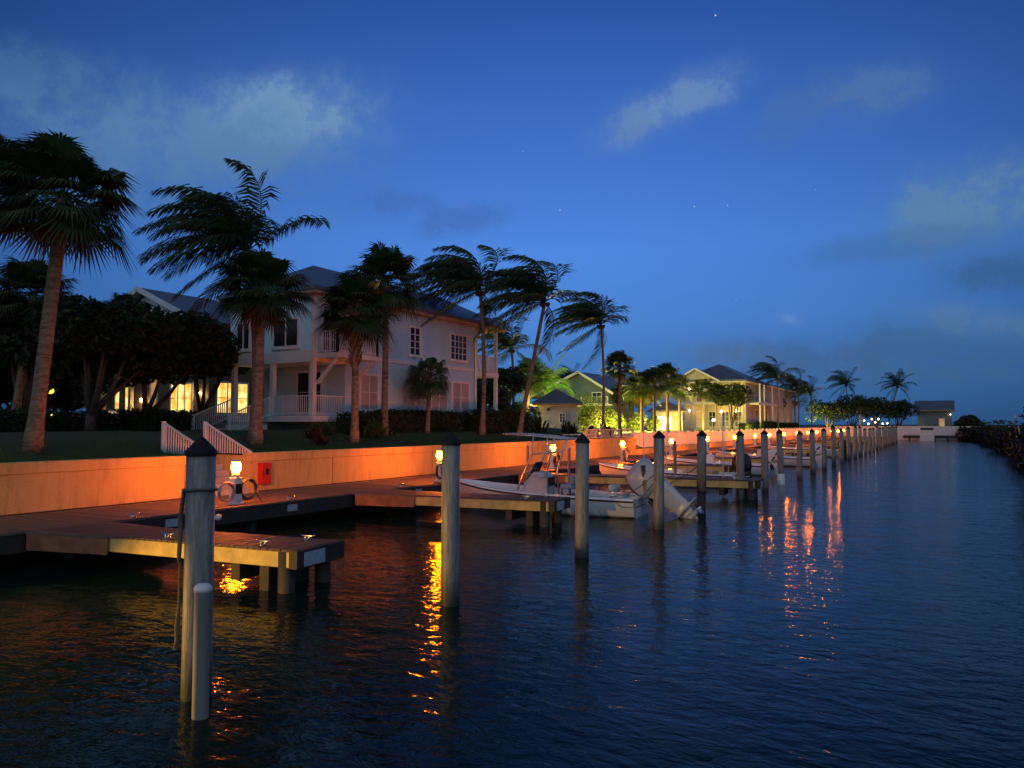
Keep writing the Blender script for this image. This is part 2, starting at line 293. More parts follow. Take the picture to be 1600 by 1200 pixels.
# steps up through the wall
st=thing('steps','concrete steps rising through the gap in the sea wall','steps',((SX0+SX1)/2,WY,.75)); m=MB(); hw=(SX1-SX0)/2-.003
for i in range(7): m.box(-hw,hw,.0+i*.3,.0+(i+1)*.3,-.9,.18*(i+1)-.02)
m.build('tread','conc',st,bevel=.012)
def railing(m,p0,p1,h,sp=.115,post=.09,bal=.03,rail=.055,z0=.08,posts=True):
    p0,p1=V(p0),V(p1); L=(p1-p0).length; n=max(1,int(L/sp)); up=V((0,0,1))
    m.beam(p0+up*h,p1+up*h,rail,rail*.8); m.beam(p0+up*z0,p1+up*z0,rail*.7,rail*.8)
    for i in range(1,n):
        q=p0.lerp(p1,i/n); m.beam(q+up*z0,q+up*h,bal,bal)
    if posts:
        for q in (p0,p1): m.beam(q,q+up*(h+.04),post,post)
for x,side,lb in ((SX0-.12,'left','white slatted stair railing on the side of the steps behind the nearest piling'),(SX1+.1,'right','white slatted stair railing sloping down beside the glowing lamp by the steps')):
    r=thing('stair_railing',lb,'railing',(x,WY,1.95),0,'stair railings at the wall steps'); m=MB(); railing(m,(0,.08,-.02+.02),(0,2.15,.02),.02,posts=False) if 0 else None
    n=18
    for i in range(n+1):
        y=.08+2.1*i/n; MB().beam((0,y,.02),(0,y,.06+.90*i/n),.032,.032).build('baluster','white',r)
    MB().beam((0,.02,.07),(0,2.2,1.0),.06,.05).build('handrail','white',r); MB().beam((0,2.2,-.3),(0,2.2,1.04),.1,.1).build('post','white',r)
# walkway
wk=thing('dock_walkway','long boardwalk of wooden planks running below the sea wall','boardwalk',(0,0,.75)); m=MB(); x=-12.
wr=random.Random(5)
while x<159: m.box(x,x+.135,16.22,WY-.02,-.05+wr.uniform(-.004,.004),wr.uniform(-.004,.004)); x+=.145
m.build('deck_boards','woody',wk)
MB().box(-12,159,16.26,16.34,-.42,-.055).build('fascia_board','darkwood',wk); m=MB()
for x in range(-5,158,5): MB().tube([(x,16.7,-2),(x,16.7,-.06)],.15,8).build('support_pile','darkwood',wk)
MB().box(-12,159,16.9,17.1,-.3,-.056).build('joist','darkwood',wk)
for x in (12.0,15.9,21.9,25.4,31.6,35.5,41.5,45.2,51.4): MB().box(x,x+.34,16.215,16.255,-.30,-.12).build('number_plate','plate',wk)
for x in (13.4,23.5): MB().lathe((x,16.1,-.2),[(.01,-.09),(.08,-.05),(.09,0),(.08,.05),(.01,.09)],10).build('fender_ball','white',wk,True)
def cleat(m,x,y,z,ax=0):
    u=V((1,0,0)) if ax==0 else V((0,1,0)); c=V((x,y,z))
    m.tube([c-u*.16+V((0,0,.085)),c-u*.1+V((0,0,.075)),c+u*.1+V((0,0,.075)),c+u*.16+V((0,0,.085))],[.012,.018,.018,.012],6)
    m.tube([c-u*.05,c-u*.04+V((0,0,.075))],.018,6).tube([c+u*.05,c+u*.04+V((0,0,.075))],.018,6); m.box(x-.08,x+.08,y-.04,y+.04,z,z+.012)
for x in (11.3,16.2,21.3,26.6): m=MB(); cleat(m,x,16.45,.006,0); m.build('cleat','chrome',wk,True)
# finger piers
def finger(label,loc,L,Wd=1.25):
    f=thing('finger_pier',label,'pier',loc,R(6),'finger piers reaching out from the boardwalk'); m=MB(); y=-.06; rr=random.Random(int(loc[0]))
    while y>-L+.13:
        m.box(-Wd/2-.02,Wd/2+.02,y-.125,y,-.04+rr.uniform(-.003,.003),rr.uniform(-.003,.003)); y-=.146
    m.build('deck_boards','wood',f)
    for s in (-1,1): MB().box(min(s*Wd/2,s*(Wd/2-.06)),max(s*Wd/2,s*(Wd/2-.06)),-L+.14,-.1,-.31,-.045).build('side_fascia','fascia',f,bevel=.006)
    MB().box(-Wd/2-.05,Wd/2+.05,-L-.06,-L+.12,-.32,-.003).build('end_beam','darkwood',f,bevel=.01)
    for s in (-1,1):      # triangular gusset decks where the pier meets the boardwalk
        a=s*(Wd/2+.025); pl=[(a,-.0,-.05),(a+s*.28,-.0,-.05),(a,-2.1,-.05)]
        if s>0: pl=pl[::-1]
        g=MB().prism(pl,(0,0,.046)).build('gusset_deck','woody',f)
        MB().beam((a+s*.26,-.04,-.21),(a+s*.02,-2.02,-.21),.04,.31).build('gusset_fascia','shadewood',g)  # darker, redder timber colour stands in for the shade on this face
    MB().box(-.50,.06,-L-.085,-L-.062,-.29,-.05).build('number_plate','plate',f,bevel=.004)
    MB().tube([(-Wd/2+.12,-L+.3,-2.2),(-Wd/2+.12,-L+.3,-.045)],.15,10).build('support_pile','darkwood',f,True)
    MB().tube([(Wd/2-.12,-L+.3,-2.2),(Wd/2-.12,-L+.3,-.045)],.15,10).build('support_pile','darkwood',f,True)
    MB().box(-Wd/2+.07,Wd/2-.07,-L+.65,-L+.85,-.75,-.05).build('cross_beam','darkwood',f); MB().box(-Wd/2+.07,Wd/2-.07,-L+1.3,-L+1.5,-.62,-.05).build('cross_beam','darkwood',f)
    for x,y in ((-Wd/2+.2,-L+.9),(Wd/2-.2,-L+.6),(-Wd/2+.2,-L+3.2)): m=MB(); cleat(m,x,y,.003,1); m.build('cleat','chrome',f,True)
    return f
f0=finger('nearest finger pier, planked deck with bright timber side and pale plate on its end',(9.67,16.25,.75),6.5)
copy_tree(f0,'second finger pier, alongside the white motor boat with the tilted engine',(19.5,16.25,.75))
finger('third finger pier, the longest, with a pale double rail edge beyond the white boat',(30.0,16.25,.75),9.9)
for i,x in enumerate([40.2,50.1,60.0,69.9,79.8,89.7,99.6,109.5,119.4,129.3,139.2,149.1]):
    copy_tree(f0,f'{ORD[i+3]} finger pier counted from the nearest, reaching toward the row of pilings',(x,16.25,.75))
# pilings
PX=[5.63,10.45,15.58,20.74,25.01,30.55,35.13,38.92,44.2]; 
while len(PX)<28: PX.append(PX[-1]+4.85)
p0=None; pr=random.Random(11)
for i,x in enumerate(PX):
    lb={0:'nearest white mooring piling, largest, with a rope hanging down its side',1:'second white mooring piling, in front of the second wall lamp',2:'third mooring piling, in front of the side of the white boat',3:'fourth mooring piling, in front of the silver outboard engine',4:'fifth mooring piling, with a dark collar above its darker foot'}.get(i,f'{ORD[i]} white mooring piling with black cone cap, counted from the nearest')
    top=[2.60,2.60,2.53,2.56,2.55,2.5,2.5,2.5][i] if i<8 else 2.5+pr.uniform(-.16,.14)
    if p0 is None or i in (4,7):
        p=thing('mooring_piling',lb,'piling',(x,7.05,0),0,'row of capped mooring pilings')
        if i==4:
            MB().lathe((0,0,0),[(.158,.78),(.152,2.56)],20).build('sleeve','sleeve',p,True); MB().lathe((0,0,0),[(.175,.74),(.175,.79)],20).build('collar','black',p); MB().lathe((0,0,0),[(.15,-2),(.145,.74)],16).build('wood_core','darkwood',p,True)
        else:
            MB().lathe((0,0,0),[(.158,-2),(.156,0),(.15,1.2),(.150,2.56)],20).build('sleeve','sleeve',p,True)
            if i==7: MB().lathe((0,0,0),[(.175,-.5),(.175,.62)],18).build('lower_sleeve','white',p,True)
        MB().lathe((0,0,0),[(.162,2.56),(.168,2.59),(.165,2.61),(.02,2.765),(.005,2.77)],20).build('cone_cap','cap',p)
        if i==0: p0=p
    else: p=copy_tree(p0,lb,(x,7.05,0))
    p.location.z=top-2.6; p.rotation_euler=(R(pr.uniform(-1.1,1.1)),R(pr.uniform(-1.1,1.1)),pr.uniform(0,6))
    if i==0: p.rotation_euler=(0,0,0)
# rope on nearest piling
q=V((-.62,.78,0)).normalized(); a=V((5.63,7.05,0))+q*.16
def rp(dx,z,o=0): return a+q*o+V((.78,.62,0))*dx+V((0,0,z))
m=MB().tube([rp(.05,2.2,.02),rp(.03,2.0,.04),rp(.0,1.75,.03),rp(-.0,1.5,.04),rp(.02,1.42,.05),rp(.04,1.5,.06),rp(.04,1.8,.05),rp(.06,2.2,.02)],.019,6).tube([rp(.02,2.2,.02),rp(.0,1.9,.05),rp(.03,1.3,.04),rp(.01,.95,.04),rp(0,.72,.05),rp(.02,.60,.05),rp(.01,.5,.06)],[.015,.016,.014,.016,.03,.026,.03],6)
m.tube([V((5.63,7.05,2.2))+V((math.cos(t/12*2*PI)*.17,math.sin(t/12*2*PI)*.17,.01*math.sin(t))) for t in range(13)],.016,6)
tag(m.build('rope','rope',None,True),'wet rope looped and hanging beside the nearest mooring piling','rope')
# short pipes and thin poles
def pipe(x,y,z0,z1,r,lb,g='white plastic pipes in the water',nm='plastic_pipe'):
    tag(MB().lathe((x,y,0),[(r,z0),(r,z1-.04),(r*1.08,z1-.04),(r*1.08,z1),(r*.75,z1+.035),(r*.1,z1+.045)],14).build(nm,'white',None,True),lb,'pipe',g)
pipe(5.26,6.52,-2,1.27,.082,'short capped white pipe standing in front of the nearest piling')
pipe(28.88,15.55,-2,2.0,.06,'short white pipe by the bow rail frame of the white boat')
pipe(28.43,13.4,-2,1.95,.06,'short white pipe standing behind the console of the white boat')
pipe(33.53,10.6,-2,2.15,.065,'short white pipe in water just beyond the outboard engine')
for x,y,z0,z1,lb in ((34.5,12.4,-1,2.95,'tall thin white pole showing beside the fourth piling'),(38.75,12.7,-1,2.85,'thin white pole standing between the fourth and fifth pilings'),(31.07,7.85,-1,3.25,'tall thin white pole at the end of the longest finger pier'),(52,13,-1,3.6,'tall thin white pole just past the sixth piling')):
    tag(MB().lathe((x,y,0),[(.028,z0),(.024,z1),(.008,z1+.03)],8).build('marker_pole','white',None,True),lb,'pole','thin white poles by the slips')
# lamp pedestals
def pedestal(label,x,lens='lens',first=None):
    if first: return copy_tree(first,label,(x,16.75,.75))
    p=thing('dock_pedestal',label,'dock lamp',(x,16.75,.75),0,'lamp pedestals along the boardwalk')
    MB().box(-.13,.13,-.11,.11,.0,.72).build('body','white',p,bevel=.015); MB().box(-.17,.17,-.15,.15,0,.05).build('base','white',p,bevel=.01); MB().box(-.1,.1,-.125,-.111,.28,.55).build('socket_panel','black',p,bevel=.004)
    MB().lathe((0,0,0),[(.10,.72),(.115,.78),(.09,.86)],14).build('collar','white',p,True)
    MB().lathe((0,0,0),[(.09,.86),(.125,.93),(.13,1.02),(.105,1.13),(.07,1.14)],14).build('lamp_lens',lens,p,True)
    MB().lathe((0,0,0),[(.125,1.135),(.13,1.15),(.09,1.19),(.01,1.20)],14).build('lamp_cap','white',p,True); return p
PL=[14.5,24.1,33.7,42.95,52.2,61.4,70.6,79.,86.2,94.8,103.7,112.6,121,129.5,137.6,146.5,155]
L1=pedestal('nearest glowing dock lamp pedestal, standing by the wall steps with hoses on it',PL[0])
L2=None
for i,x in enumerate(PL[1:]):
    lb=f'{ORD[i+1]} glowing dock lamp pedestal counted from the wall steps'
    if L2 is None: L2=pedestal(lb,x,'lens2')
    else: pedestal(lb,x,first=L2)
p=pedestal('bright yellow dock lamp pedestal on the pier before the nearest one',0.6,'lens0'); p.location=(.55,14.5,.756)
fl=bpy.data.lights.new('floodlight_beam','SPOT'); fl.energy=4300; fl.color=(1,.50,.06); fl.spot_size=R(84); fl.spot_blend=.25; fl.shadow_soft_size=.09
fo=bpy.data.objects.new('floodlight_beam',fl); COL.objects.link(fo); fo.parent=p; fo.location=(.24,-.1,.95); fo.rotation_euler=V((.70,-.50,-.62)).to_track_quat('-Z','Y').to_euler()
MB().tube([(.02,-.02,1.02),(.12,-.06,.99),(.20,-.09,.97)],[.05,.09,.10],10).build('floodlight_housing','black',p,True)
copy_tree(f0,'finger pier before the nearest one, carrying the bright yellow lamp pedestal',(-.1,16.25,.75))
def hose(x,y,z,r,n,mt,lb,ax=0,seed=0):
    rr=random.Random(seed); pts=[]
    for k in range(n*18+1):
        t=2*PI*k/18; ra=r*(1+.05*math.sin(k*.37)+.03*math.sin(k*1.3)); off=(k/(n*18)-.5)*.12
        e=1.0+.12*math.sin(k/18*1.7)
        pts.append((x+ra*math.cos(t),y+off,z+ra*e*math.sin(t)) if ax==0 else (x+off,y+ra*math.cos(t),z+ra*e*math.sin(t)))
    pts+=[(pts[-1][0]+.1,pts[-1][1]-.05,z-r*.8),(pts[-1][0]+.18,pts[-1][1]-.1,.775)]
    tag(MB().tube(pts,.016,6).build('garden_hose',mt,None,True),lb,'hose','hose coils on the lamp pedestals')
hose(14.86,16.68,1.12,.26,5,'hose','dark hose coil on the far side of the nearest lamp pedestal',0,1)
hose(14.12,16.66,1.10,.24,4,'hosew','pale hose coil on the near side of the nearest lamp pedestal',0,2)
hose(23.95,16.6,1.15,.28,5,'hose','hose coil hanging on the second lamp pedestal behind the second piling',0,3)
hose(42.9,16.55,1.18,.34,6,'hosew','round hose coil under the fourth lamp beside the white boat',0,4)
hose(33.7,16.55,1.15,.28,4,'hose','hose coil on the third lamp pedestal behind the boat rail frame',0,5)
# red cabinet
c=thing('extinguisher_cabinet','red fire extinguisher cabinet mounted on the wall beside the steps','cabinet',(17.58,WY,1.0))
MB().box(-.19,.19,-.22,-.002,0,.68).build('box','red',c,bevel=.012); MB().box(-.15,.15,-.232,-.221,.05,.63).build('door','red',c,bevel=.006); MB().box(-.17,-.15,-.26,-.222,.28,.42).build('handle','black',c,bevel=.004); MB().box(-.06,.07,-.238,-.2325,.3,.5).build('window','glass',c)
# ------------------------------------------------------------ houses
def win(root,o,u,n,w,h,cols=2,rows=2,pm='glass',tr=.11,name='window'):
    m=MB(); m.ob(o,u,n,-tr,0,0,.06,-tr,h+tr).ob(o,u,n,w,w+tr,0,.06,-tr,h+tr).ob(o,u,n,0,w,0,.06,h,h+tr).ob(o,u,n,-tr-.04,w+tr+.04,0,.10,-tr-.05,-.002)
    for i in range(1,cols): m.ob(o,u,n,w*i/cols-.028,w*i/cols+.028,.012,.055,0,h)
    for i in range(1,rows):
        for k in range(cols): m.ob(o,u,n,w*k/cols+.03,w*(k+1)/cols-.03,.014,.05,h*i/rows-.016,h*i/rows+.016)
    f=m.build(name,'white',root); MB().ob(o,u,n,0,w,-.02,.012,0,h).build('pane',pm,f); return f
def hip(m,x0,x1,y0,y1,z,rise,th=.12):
    w=(y1-y0)/2; L=(x1-x0)
    if L>=2*w: a,b=(x0+w,(y0+y1)/2,z+rise),(x1-w,(y0+y1)/2,z+rise)
    else: w=L/2; a,b=((x0+x1)/2,y0+w,z+rise),((x0+x1)/2,y1-w,z+rise)
    vs=[(x0,y0,z),(x1,y0,z),(x1,y1,z),(x0,y1,z),a,b]+[(x0,y0,z-th),(x1,y0,z-th),(x1,y1,z-th),(x0,y1,z-th)]
    if L>=2*((y1-y0)/2): fs=[(0,1,5,4),(1,2,5),(2,3,4,5),(3,0,4)]
    else: fs=[(0,1,4),(1,2,5,4),(2,3,5),(3,0,4,5)]
    return m.add(vs,fs+[(0,6,7,1),(1,7,8,2),(2,8,9,3),(3,9,6,0),(6,9,8,7)])
def gable(m,x0,x1,y0,y1,z,rise,th=.14,ax=0):  # ridge along x (ax 0) or along y (ax 1)
    if ax==0: yc=(y0+y1)/2; sec=[(x0,y0,z),(x0,yc,z+rise),(x0,y1,z),(x0,y1,z-th),(x0,yc,z+rise-th),(x0,y0,z-th)]; d=(x1-x0,0,0)
    else: xc=(x0+x1)/2; sec=[(x0,y0,z),(xc,y0,z+rise),(x1,y0,z),(x1,y0,z-th),(xc,y0,z+rise-th),(x0,y0,z-th)]; d=(0,y1-y0,0)
    n=6; P=[V(p) for p in sec]+[V(p)+V(d) for p in sec]
    return m.add(P,[(0,1,4,5),(1,2,3,4),(6,11,10,7),(7,10,9,8)]+[(i,(i+1)%n,n+(i+1)%n,n+i) for i in range(n)])
NS=(0,-1,0); NW=(-1,0,0); UX=(1,0,0); UY=(0,1,0)
def house1():
    h=thing('beach_house','two-storey pale blue beach house with corner balcony behind the palms','house',(25.6,24.7,2.5)); Z=-2.5
    MB().box(.0,13.8,0,5.35,6.1+Z,8.78+Z).build('upper_wall','grey',h); MB().box(-.012,-.0,-.0,5.35,6.25+Z,8.7+Z).build('front_wall','blue',h)
    MB().box(2.1,13.8,.0,5.35,3.2+Z,6.1+Z).build('lower_wall','grey',h); MB().box(2.088,2.1,1.2,5.35,3.3+Z,6.05+Z).build('porch_wall','blue',h)
    MB().box(2.3,13.7,.05,5.3,-.3,3.2+Z).build('foundation','conc',h)
    m=MB().box(-.1,2.088,-.1,5.5,3.02+Z,3.3+Z).build('porch_floor','white',h)
    m=MB().box(-.06,2.0,-.06,5.41,5.72+Z,6.25+Z).build('porch_beam','white',h); MB().box(-.03,13.84,-.04,0,6.04+Z,6.24+Z).build('trim_band','white',h)
    for y in (.1,2.6,5.2): MB().box(-.02,.2,y-.11,y+.11,3.3+Z,5.72+Z).build('porch_column','white',h,bevel=.01)
    m=MB(); railing(m,(.05,.2,3.3+Z),(.05,2.5,3.3+Z),.9,posts=False); m.build('porch_railing','white',h); m=MB(); railing(m,(.15,.05,3.3+Z),(2.05,.05,3.3+Z),.9,posts=False); m.build('porch_railing','white',h)
    
    for y in (2.7,5.1): m=MB(); railing(m,(-.02,y,3.25+Z),(-2.3,y,2.4+Z),.9); m.build('stair_railing','white',h)
    m=MB()
    for i in range(5): m.box(-.1-.42*(i+1),-.1-.42*i,2.75,5.05,-.6,.56-.17*(i+1))
    m.build('porch_steps','white',h)
    # corner posts
    for x,y in ((-.02,-.02),(13.72,-.02),(-.02,5.3)): MB().box(x,x+.13,y,y+.13,6.26+Z,8.7+Z).build('corner_trim','white',h)
    # balcony off the corner
    b=MB().box(.1,2.9,-1.35,-.042,5.88+Z,6.10+Z).build('balcony','white',h); m=MB(); P=[(.12,-.1,6.1+Z),(.12,-1.3,6.1+Z),(2.85,-1.3,6.1+Z),(2.85,-.1,6.1+Z)]
    for i in range(3): railing(m,P[i],P[i+1],.98)
    m.build('balcony_railing','white',b); MB().beam((.2,-.06,4.75+Z),(.2,-1.25,5.86+Z),.13,.13).build('bracket','white',b); MB().beam((2.6,-.06,4.75+Z),(2.6,-1.25,5.86+Z),.13,.13).build('bracket','white',b)
    win(h,(.55,0,6.15+Z),UX,NS,.9,2.0,2,3,'glass',name='balcony_door')
    for y0,w in ((4.1,.8),(.95,1.5)): win(h,(-.012,y0,6.5+Z),UY,NW,w,1.2,2,1,'glass')
    win(h,(2.088,1.5,3.5+Z),UY,NW,1.5,1.9,2,2,'glass'); 
    win(h,(7.1,0,6.62+Z),UX,NS,.82,1.42,2,4,'glass'); win(h,(10.95,0,6.66+Z),UX,NS,1.6,1.40,4,4,'glass')
    for x,w in ((3.2,1.25),(9.1,1.45),(11.15,1.7)): win(h,(x,0,3.66+Z),UX,NS,w,1.62,2,2,'blind')
    # roof
    MB().box(-.45,16.75,-.45,5.8,8.79+Z,8.90+Z).build('soffit','soffit',h)
    m=MB(); hip(m,-.52,16.82,-.52,5.87,9.08+Z,1.75,.17); m.build('roof','roof',h)
    MB().tube([(13.5,-.42,8.75+Z),(13.5,-.2,8.5+Z),(13.5,-.06,8.3+Z),(13.5,-.06,3.2+Z)],.05,6).build('downspout','white',h,True)
    # far end veranda
    v=MB().box(13.82,16.4,.0,5.3,5.85+Z,6.12+Z).build('veranda','white',h); m=MB()
    for x,y in ((16.2,.1),(16.2,2.7),(16.2,5.2)): m.box(x-.09,x+.09,y-.09,y+.09,6.12+Z,8.78+Z).box(x-.1,x+.1,y-.1,y+.1,3.2+Z,5.85+Z)
    m.build('column','white',v); m=MB(); railing(m,(13.9,.06,6.12+Z),(16.1,.06,6.12+Z),1.0,posts=False); railing(m,(16.2,.2,6.12+Z),(16.2,5.1,6.12+Z),1.0,posts=False); m.build('railing','white',v)
    MB().box(13.82,16.4,0,5.3,2.9+Z,3.2+Z).build('floor_slab','white',v); MB().lathe((15.9,2.0,4.36+Z),[(.02,-.13),(.11,-.07),(.13,0),(.11,.07),(.02,.13)],12).build('globe_lamp','warmbig',v,True)
house1()
def house2():
    h=thing('garden_house','beach house with glowing windows and gabled grey roof behind the dark trees','house',(28.5,35.2,2.6)); Z=-2.6
    MB().box(0,16,0,11,.4,8.2+Z).build('wall','brownwall',h); MB().box(-.1,16,-.1,11.1,-.3,.4).build('foundation','conc',h)
    m=MB(); m.prism([(0.02,0,8.2+Z),(0.02,11,8.2+Z),(0.02,5.5,10.55+Z)],(15.9,0,0)); m.build('gable_wall','white',h)
    m=MB(); gable(m,-.6,16.6,-.6,11.6,8.15+Z,2.7,.2,0); m.build('roof','roof',h)
    m=MB(); m.beam((-.65,-.6,8.1+Z),(-.65,5.5,10.75+Z),.1,.28).beam((-.65,11.6,8.1+Z),(-.65,5.5,10.75+Z),.1,.28); m.build('barge_board','white',h)
    win(h,(0,1.35,3.6+Z),UY,NW,1.75,1.55,3,2,'litwin'); win(h,(0,4.4,3.6+Z),UY,NW,.5,1.9,1,1,'litdim'); win(h,(0,10.2,3.6+Z),UY,NW,.5,1.6,1,1,'litdim')
    win(h,(0,6.9,3.1+Z),UY,NW,1.3,2.1,2,1,'litwin',name='front_door'); win(h,(0,6.9,5.3+Z),UY,NW,1.3,.35,4,1,'litdim',name='transom')
    for y in (6.1,8.7): MB().box(-.5,-.28,y,y+.22,.4,5.6+Z).build('porch_column','cream',h)
    win(h,(.55,0,3.55+Z),UX,NS,2.1,1.65,3,2,'litwin'); win(h,(.1,0,2.95+Z),UX,NS,.28,.3,1,1,'litwin') if 0 else None
    MB().box(-.45,-.05,6.0,9.0,5.6+Z,5.9+Z).build('porch_roof','cream',h)
    m=MB()
    railing(m,(-.1,.5,3.15+Z),(-.1,4,3.15+Z),.35,.2,posts=False); m.build('window_box_rail','white',h)
    for y,z in ((5.6,4.3),(.6,4.6)): MB().lathe((-.16,y,z+Z),[(.02,-.09),(.06,-.05),(.06,.06),(.02,.1)],8).build('wall_lamp','warm',h,True)
house2()
def pavilion(label,loc,w,hz,mt,open_=False,cat='pavilion'):
    h=thing('garden_pavilion',label,cat,loc,R(-60.5),'small hip-roofed pavilions'); a=w/2
    if not open_:
        MB().box(-a,a,-a,a,-.3,hz).build('wall',mt,h); win(h,(.25,-a,1.0),UX,NS,.42,.75,2,3,'glass',.06); MB().box(-.9,-.6,-a-.12,-a-.002,hz-.42,hz-.22).build('wall_lamp','black',h)
    else:
        m=MB().box(-a,a,a-.12,a,-.3,hz).box(-a,-a+.12,-a,a-.12,-.3,hz).box(.25,a,-a,-a+.12,-.3,hz).box(-a+.12,.25,-a,-a+.12,hz-.6,hz).box(a-.12,a,-a+.12,a-.12,-.3,hz); m.build('wall',mt,h)
        MB().lathe((-.3,0,hz-.5),[(.02,-.1),(.14,-.05),(.14,.05),(.02,.1)],10).build('ceiling_lamp','warm',h,True); win(h,(.75,-a,.8),UX,NS,.3,1.3,1,2,'litwin',.05); pl=bpy.data.lights.new('lamp_light','POINT'); pl.energy=900; pl.color=(1,.72,.25); pl.shadow_soft_size=.15; po=bpy.data.objects.new('lamp_light',pl); COL.objects.link(po); po.parent=h; po.location=(-.4,-.2,hz-.9)
    MB().box(-a-.4,a+.4,-a-.4,a+.4,hz+.002,hz+.1).build('eave','soffit',h); m=MB(); hip(m,-a-.5,a+.5,-a-.5,a+.5,hz+.24,1.35,.13); m.build('roof','roof',h)
    MB().tube([(0,0,hz+1.4),(0,0,hz+2.0)],.04,6).build('finial','white',h); return h
pavilion('small square pavilion with dark hip roof and tiny barred window among shrubs',(63.0,31.0,2.1),3.6,2.45,'salmon')
pavilion('small pale gatehouse pavilion with brightly lit doorway behind the palms',(101.5,33.2,2.1),3.6,2.45,'white',True)
def house4():
    h=thing('yellow_house','two-storey yellow house with white double porch and grey hip roof far along the quay','house',(109,24.7,2.1)); Z=-2.1
    MB().box(2.2,40,0.02,9,.2,8.9+Z).build('wall','tan',h); MB().box(2.19,2.2,.1,8.9,2.5+Z,8.85+Z).build('porch_wall','cream',h); MB().box(0,40.1,-.1,9.1,-.4,.3).build('foundation','conc',h)
    MB().box(-.1,2.18,-.02,9.0,5.75+Z,6.05+Z).build('porch_floor','white',h)
    m=MB()
    for y in (0,1.7,3.6,5.4,7.2,8.8): m.box(-.05,.17,y,y+.2,.3,5.75+Z).box(-.05,.17,y,y+.2,6.05+Z,8.8+Z)
    m.build('column','white',h); m=MB(); railing(m,(.05,.2,6.05+Z),(.05,8.8,6.05+Z),1.0,.2,posts=False); railing(m,(.05,.2,.3),(.05,8.8,.3),1.0,.2,posts=False); m.build('railing','white',h)
    for y in (.7,2.5,4.4,6.2): win(h,(2.19,y,2.6+Z),UY,NW,.9,2.1,2,3,'glass' if y<6 else 'litdim'); win(h,(2.19,y,6.2+Z),UY,NW,.9,2.0,2,3,'glass')
    for x in (8,11,15,20,26,32): win(h,(x,.02,3.0+Z),UX,NS,1.5,2.0,2,2,'glass'); win(h,(x,.02,6.4+Z),UX,NS,1.5,1.6,2,2,'glass')
    MB().box(-.5,40.5,-.6,9.5,8.82+Z,8.95+Z).build('soffit','white',h); m=MB(); hip(m,-.6,15,-.7,9.6,9.15+Z,2.6,.19); hip(m,14,40.6,-.2,9.1,9.12+Z,1.5,.16); m.build('roof','roof',h)
    m=MB(); m.prism([(-.3,3.6,8.96+Z),(-.3,9.4,8.96+Z),(-.3,6.5,10.6+Z)],(.3,0,0)); m.build('gable_wall','cream',h)
    g=MB(); gable(g,-.7,4.5,3.1,9.9,9.0+Z,1.85,.18,0); g.build('gable_roof','roof',h); m=MB().beam((-.75,3.0,8.95+Z),(-.75,6.5,10.82+Z),.08,.26).beam((-.75,10,8.95+Z),(-.75,6.5,10.82+Z),.08,.26).build('barge_board','white',h)
    m=MB()
    for x in (4,7,13,18): m.box(x,x+.22,-1.6,-1.4,.0,8.7+Z)
    m.box(4,18.2,-1.6,-.0,5.7+Z,6.0+Z).build('side_gallery','white',h)
    for y,z in ((7.9,4.9),(3.3,4.7),(1.2,4.8),(7.9,8.0)): MB().lathe((1.2,y,z+Z),[(.02,-.12),(.1,-.06),(.1,.06),(.02,.12)],8).build('porch_lamp','warm',h,True)
house4()
def house3():
    h=thing('gabled_cottage','pale gabled cottage with white roof edges showing above the pavilion roof','house',(93,38,2.1)); Z=-2.1
    MB().box(0,9,0,10,0,7.3+Z).build('wall','teal',h); m=MB(); m.prism([(-.001,0,7.3+Z),(-.001,10,7.3+Z),(-.001,4.2,9.5+Z)],(8.9,0,0)); m.build('gable_wall','teal',h)
    P=[(-.6,-.7,6.9+Z),(-.6,4.2,9.85+Z),(-.6,11.5,6.6+Z)]; m=MB()
    for a,b in ((0,1),(1,2)): p,q=V(P[a]),V(P[b]); m.add([p,q,q+V((10,0,0)),p+V((10,0,0)),p-V((0,0,.2)),q-V((0,0,.2)),q+V((10,0,-.2)),p+V((10,0,-.2))],[(0,1,2,3),(7,6,5,4),(0,4,5,1),(3,2,6,7),(0,3,7,4),(1,5,6,2)])
    m.build('roof','roof',h); MB().beam(V(P[0])-V((.06,0,.05)),V(P[1])-V((.06,0,.05)),.08,.3).beam(V(P[1])-V((.06,0,.05)),V(P[2])-V((.06,0,.05)),.08,.3).build('barge_board','white',h)
    win(h,(-.001,1.2,3.6),UY,NW,1.2,1.3,2,2,'glass'); win(h,(-.001,.6,.9),UY,NW,1.6,1.6,2,2,'litdim')
    MB().box(-1.6,-.002,-.4,3.4,3.2,3.4).build('balcony','white',h); m=MB(); railing(m,(-1.55,-.35,3.4),(-1.55,3.35,3.4),.95,.2); m.build('balcony_railing','white',h)
house3()
def house5():
    h=thing('far_pavilion_house','white house with glowing wall and grey roof beyond the end of the canal','house',(180,.3,1.6))
    MB().box(0,8,-1.2,5.0,0,4.1).build('wall','teal',h); m=MB(); gable(m,-.8,9,-1.7,5.6,4.26,2.0,.16,1); m.build('roof','roof',h)
    MB().box(-.8,8.9,-1.8,5.3,4.0,4.08).build('eave','soffit',h); win(h,(-.0,.2,.9),UY,NW,.9,1.5,1,2,'litdim')
    MB().lathe((-.35,-.9,3.3),[(.02,-.1),(.1,-.05),(.1,.05),(.02,.1)],8).build('wall_lamp','warmbig',h,True)
house5()
h=thing('quay_cottage','pale cottage wall half hidden behind the far palms beyond the yellow house','house',(156,29,2.0)); MB().box(0,8,0,12,0,5).build('wall','cream',h); m=MB(); hip(m,-.6,8.6,-.6,12.6,5.1,2.2,.16); m.build('roof','roof',h); win(h,(0,2,1.2),UY,NW,1.2,1.6,2,2,'litwin'); win(h,(0,6,1.2),UY,NW,1.2,1.6,2,2,'glass')
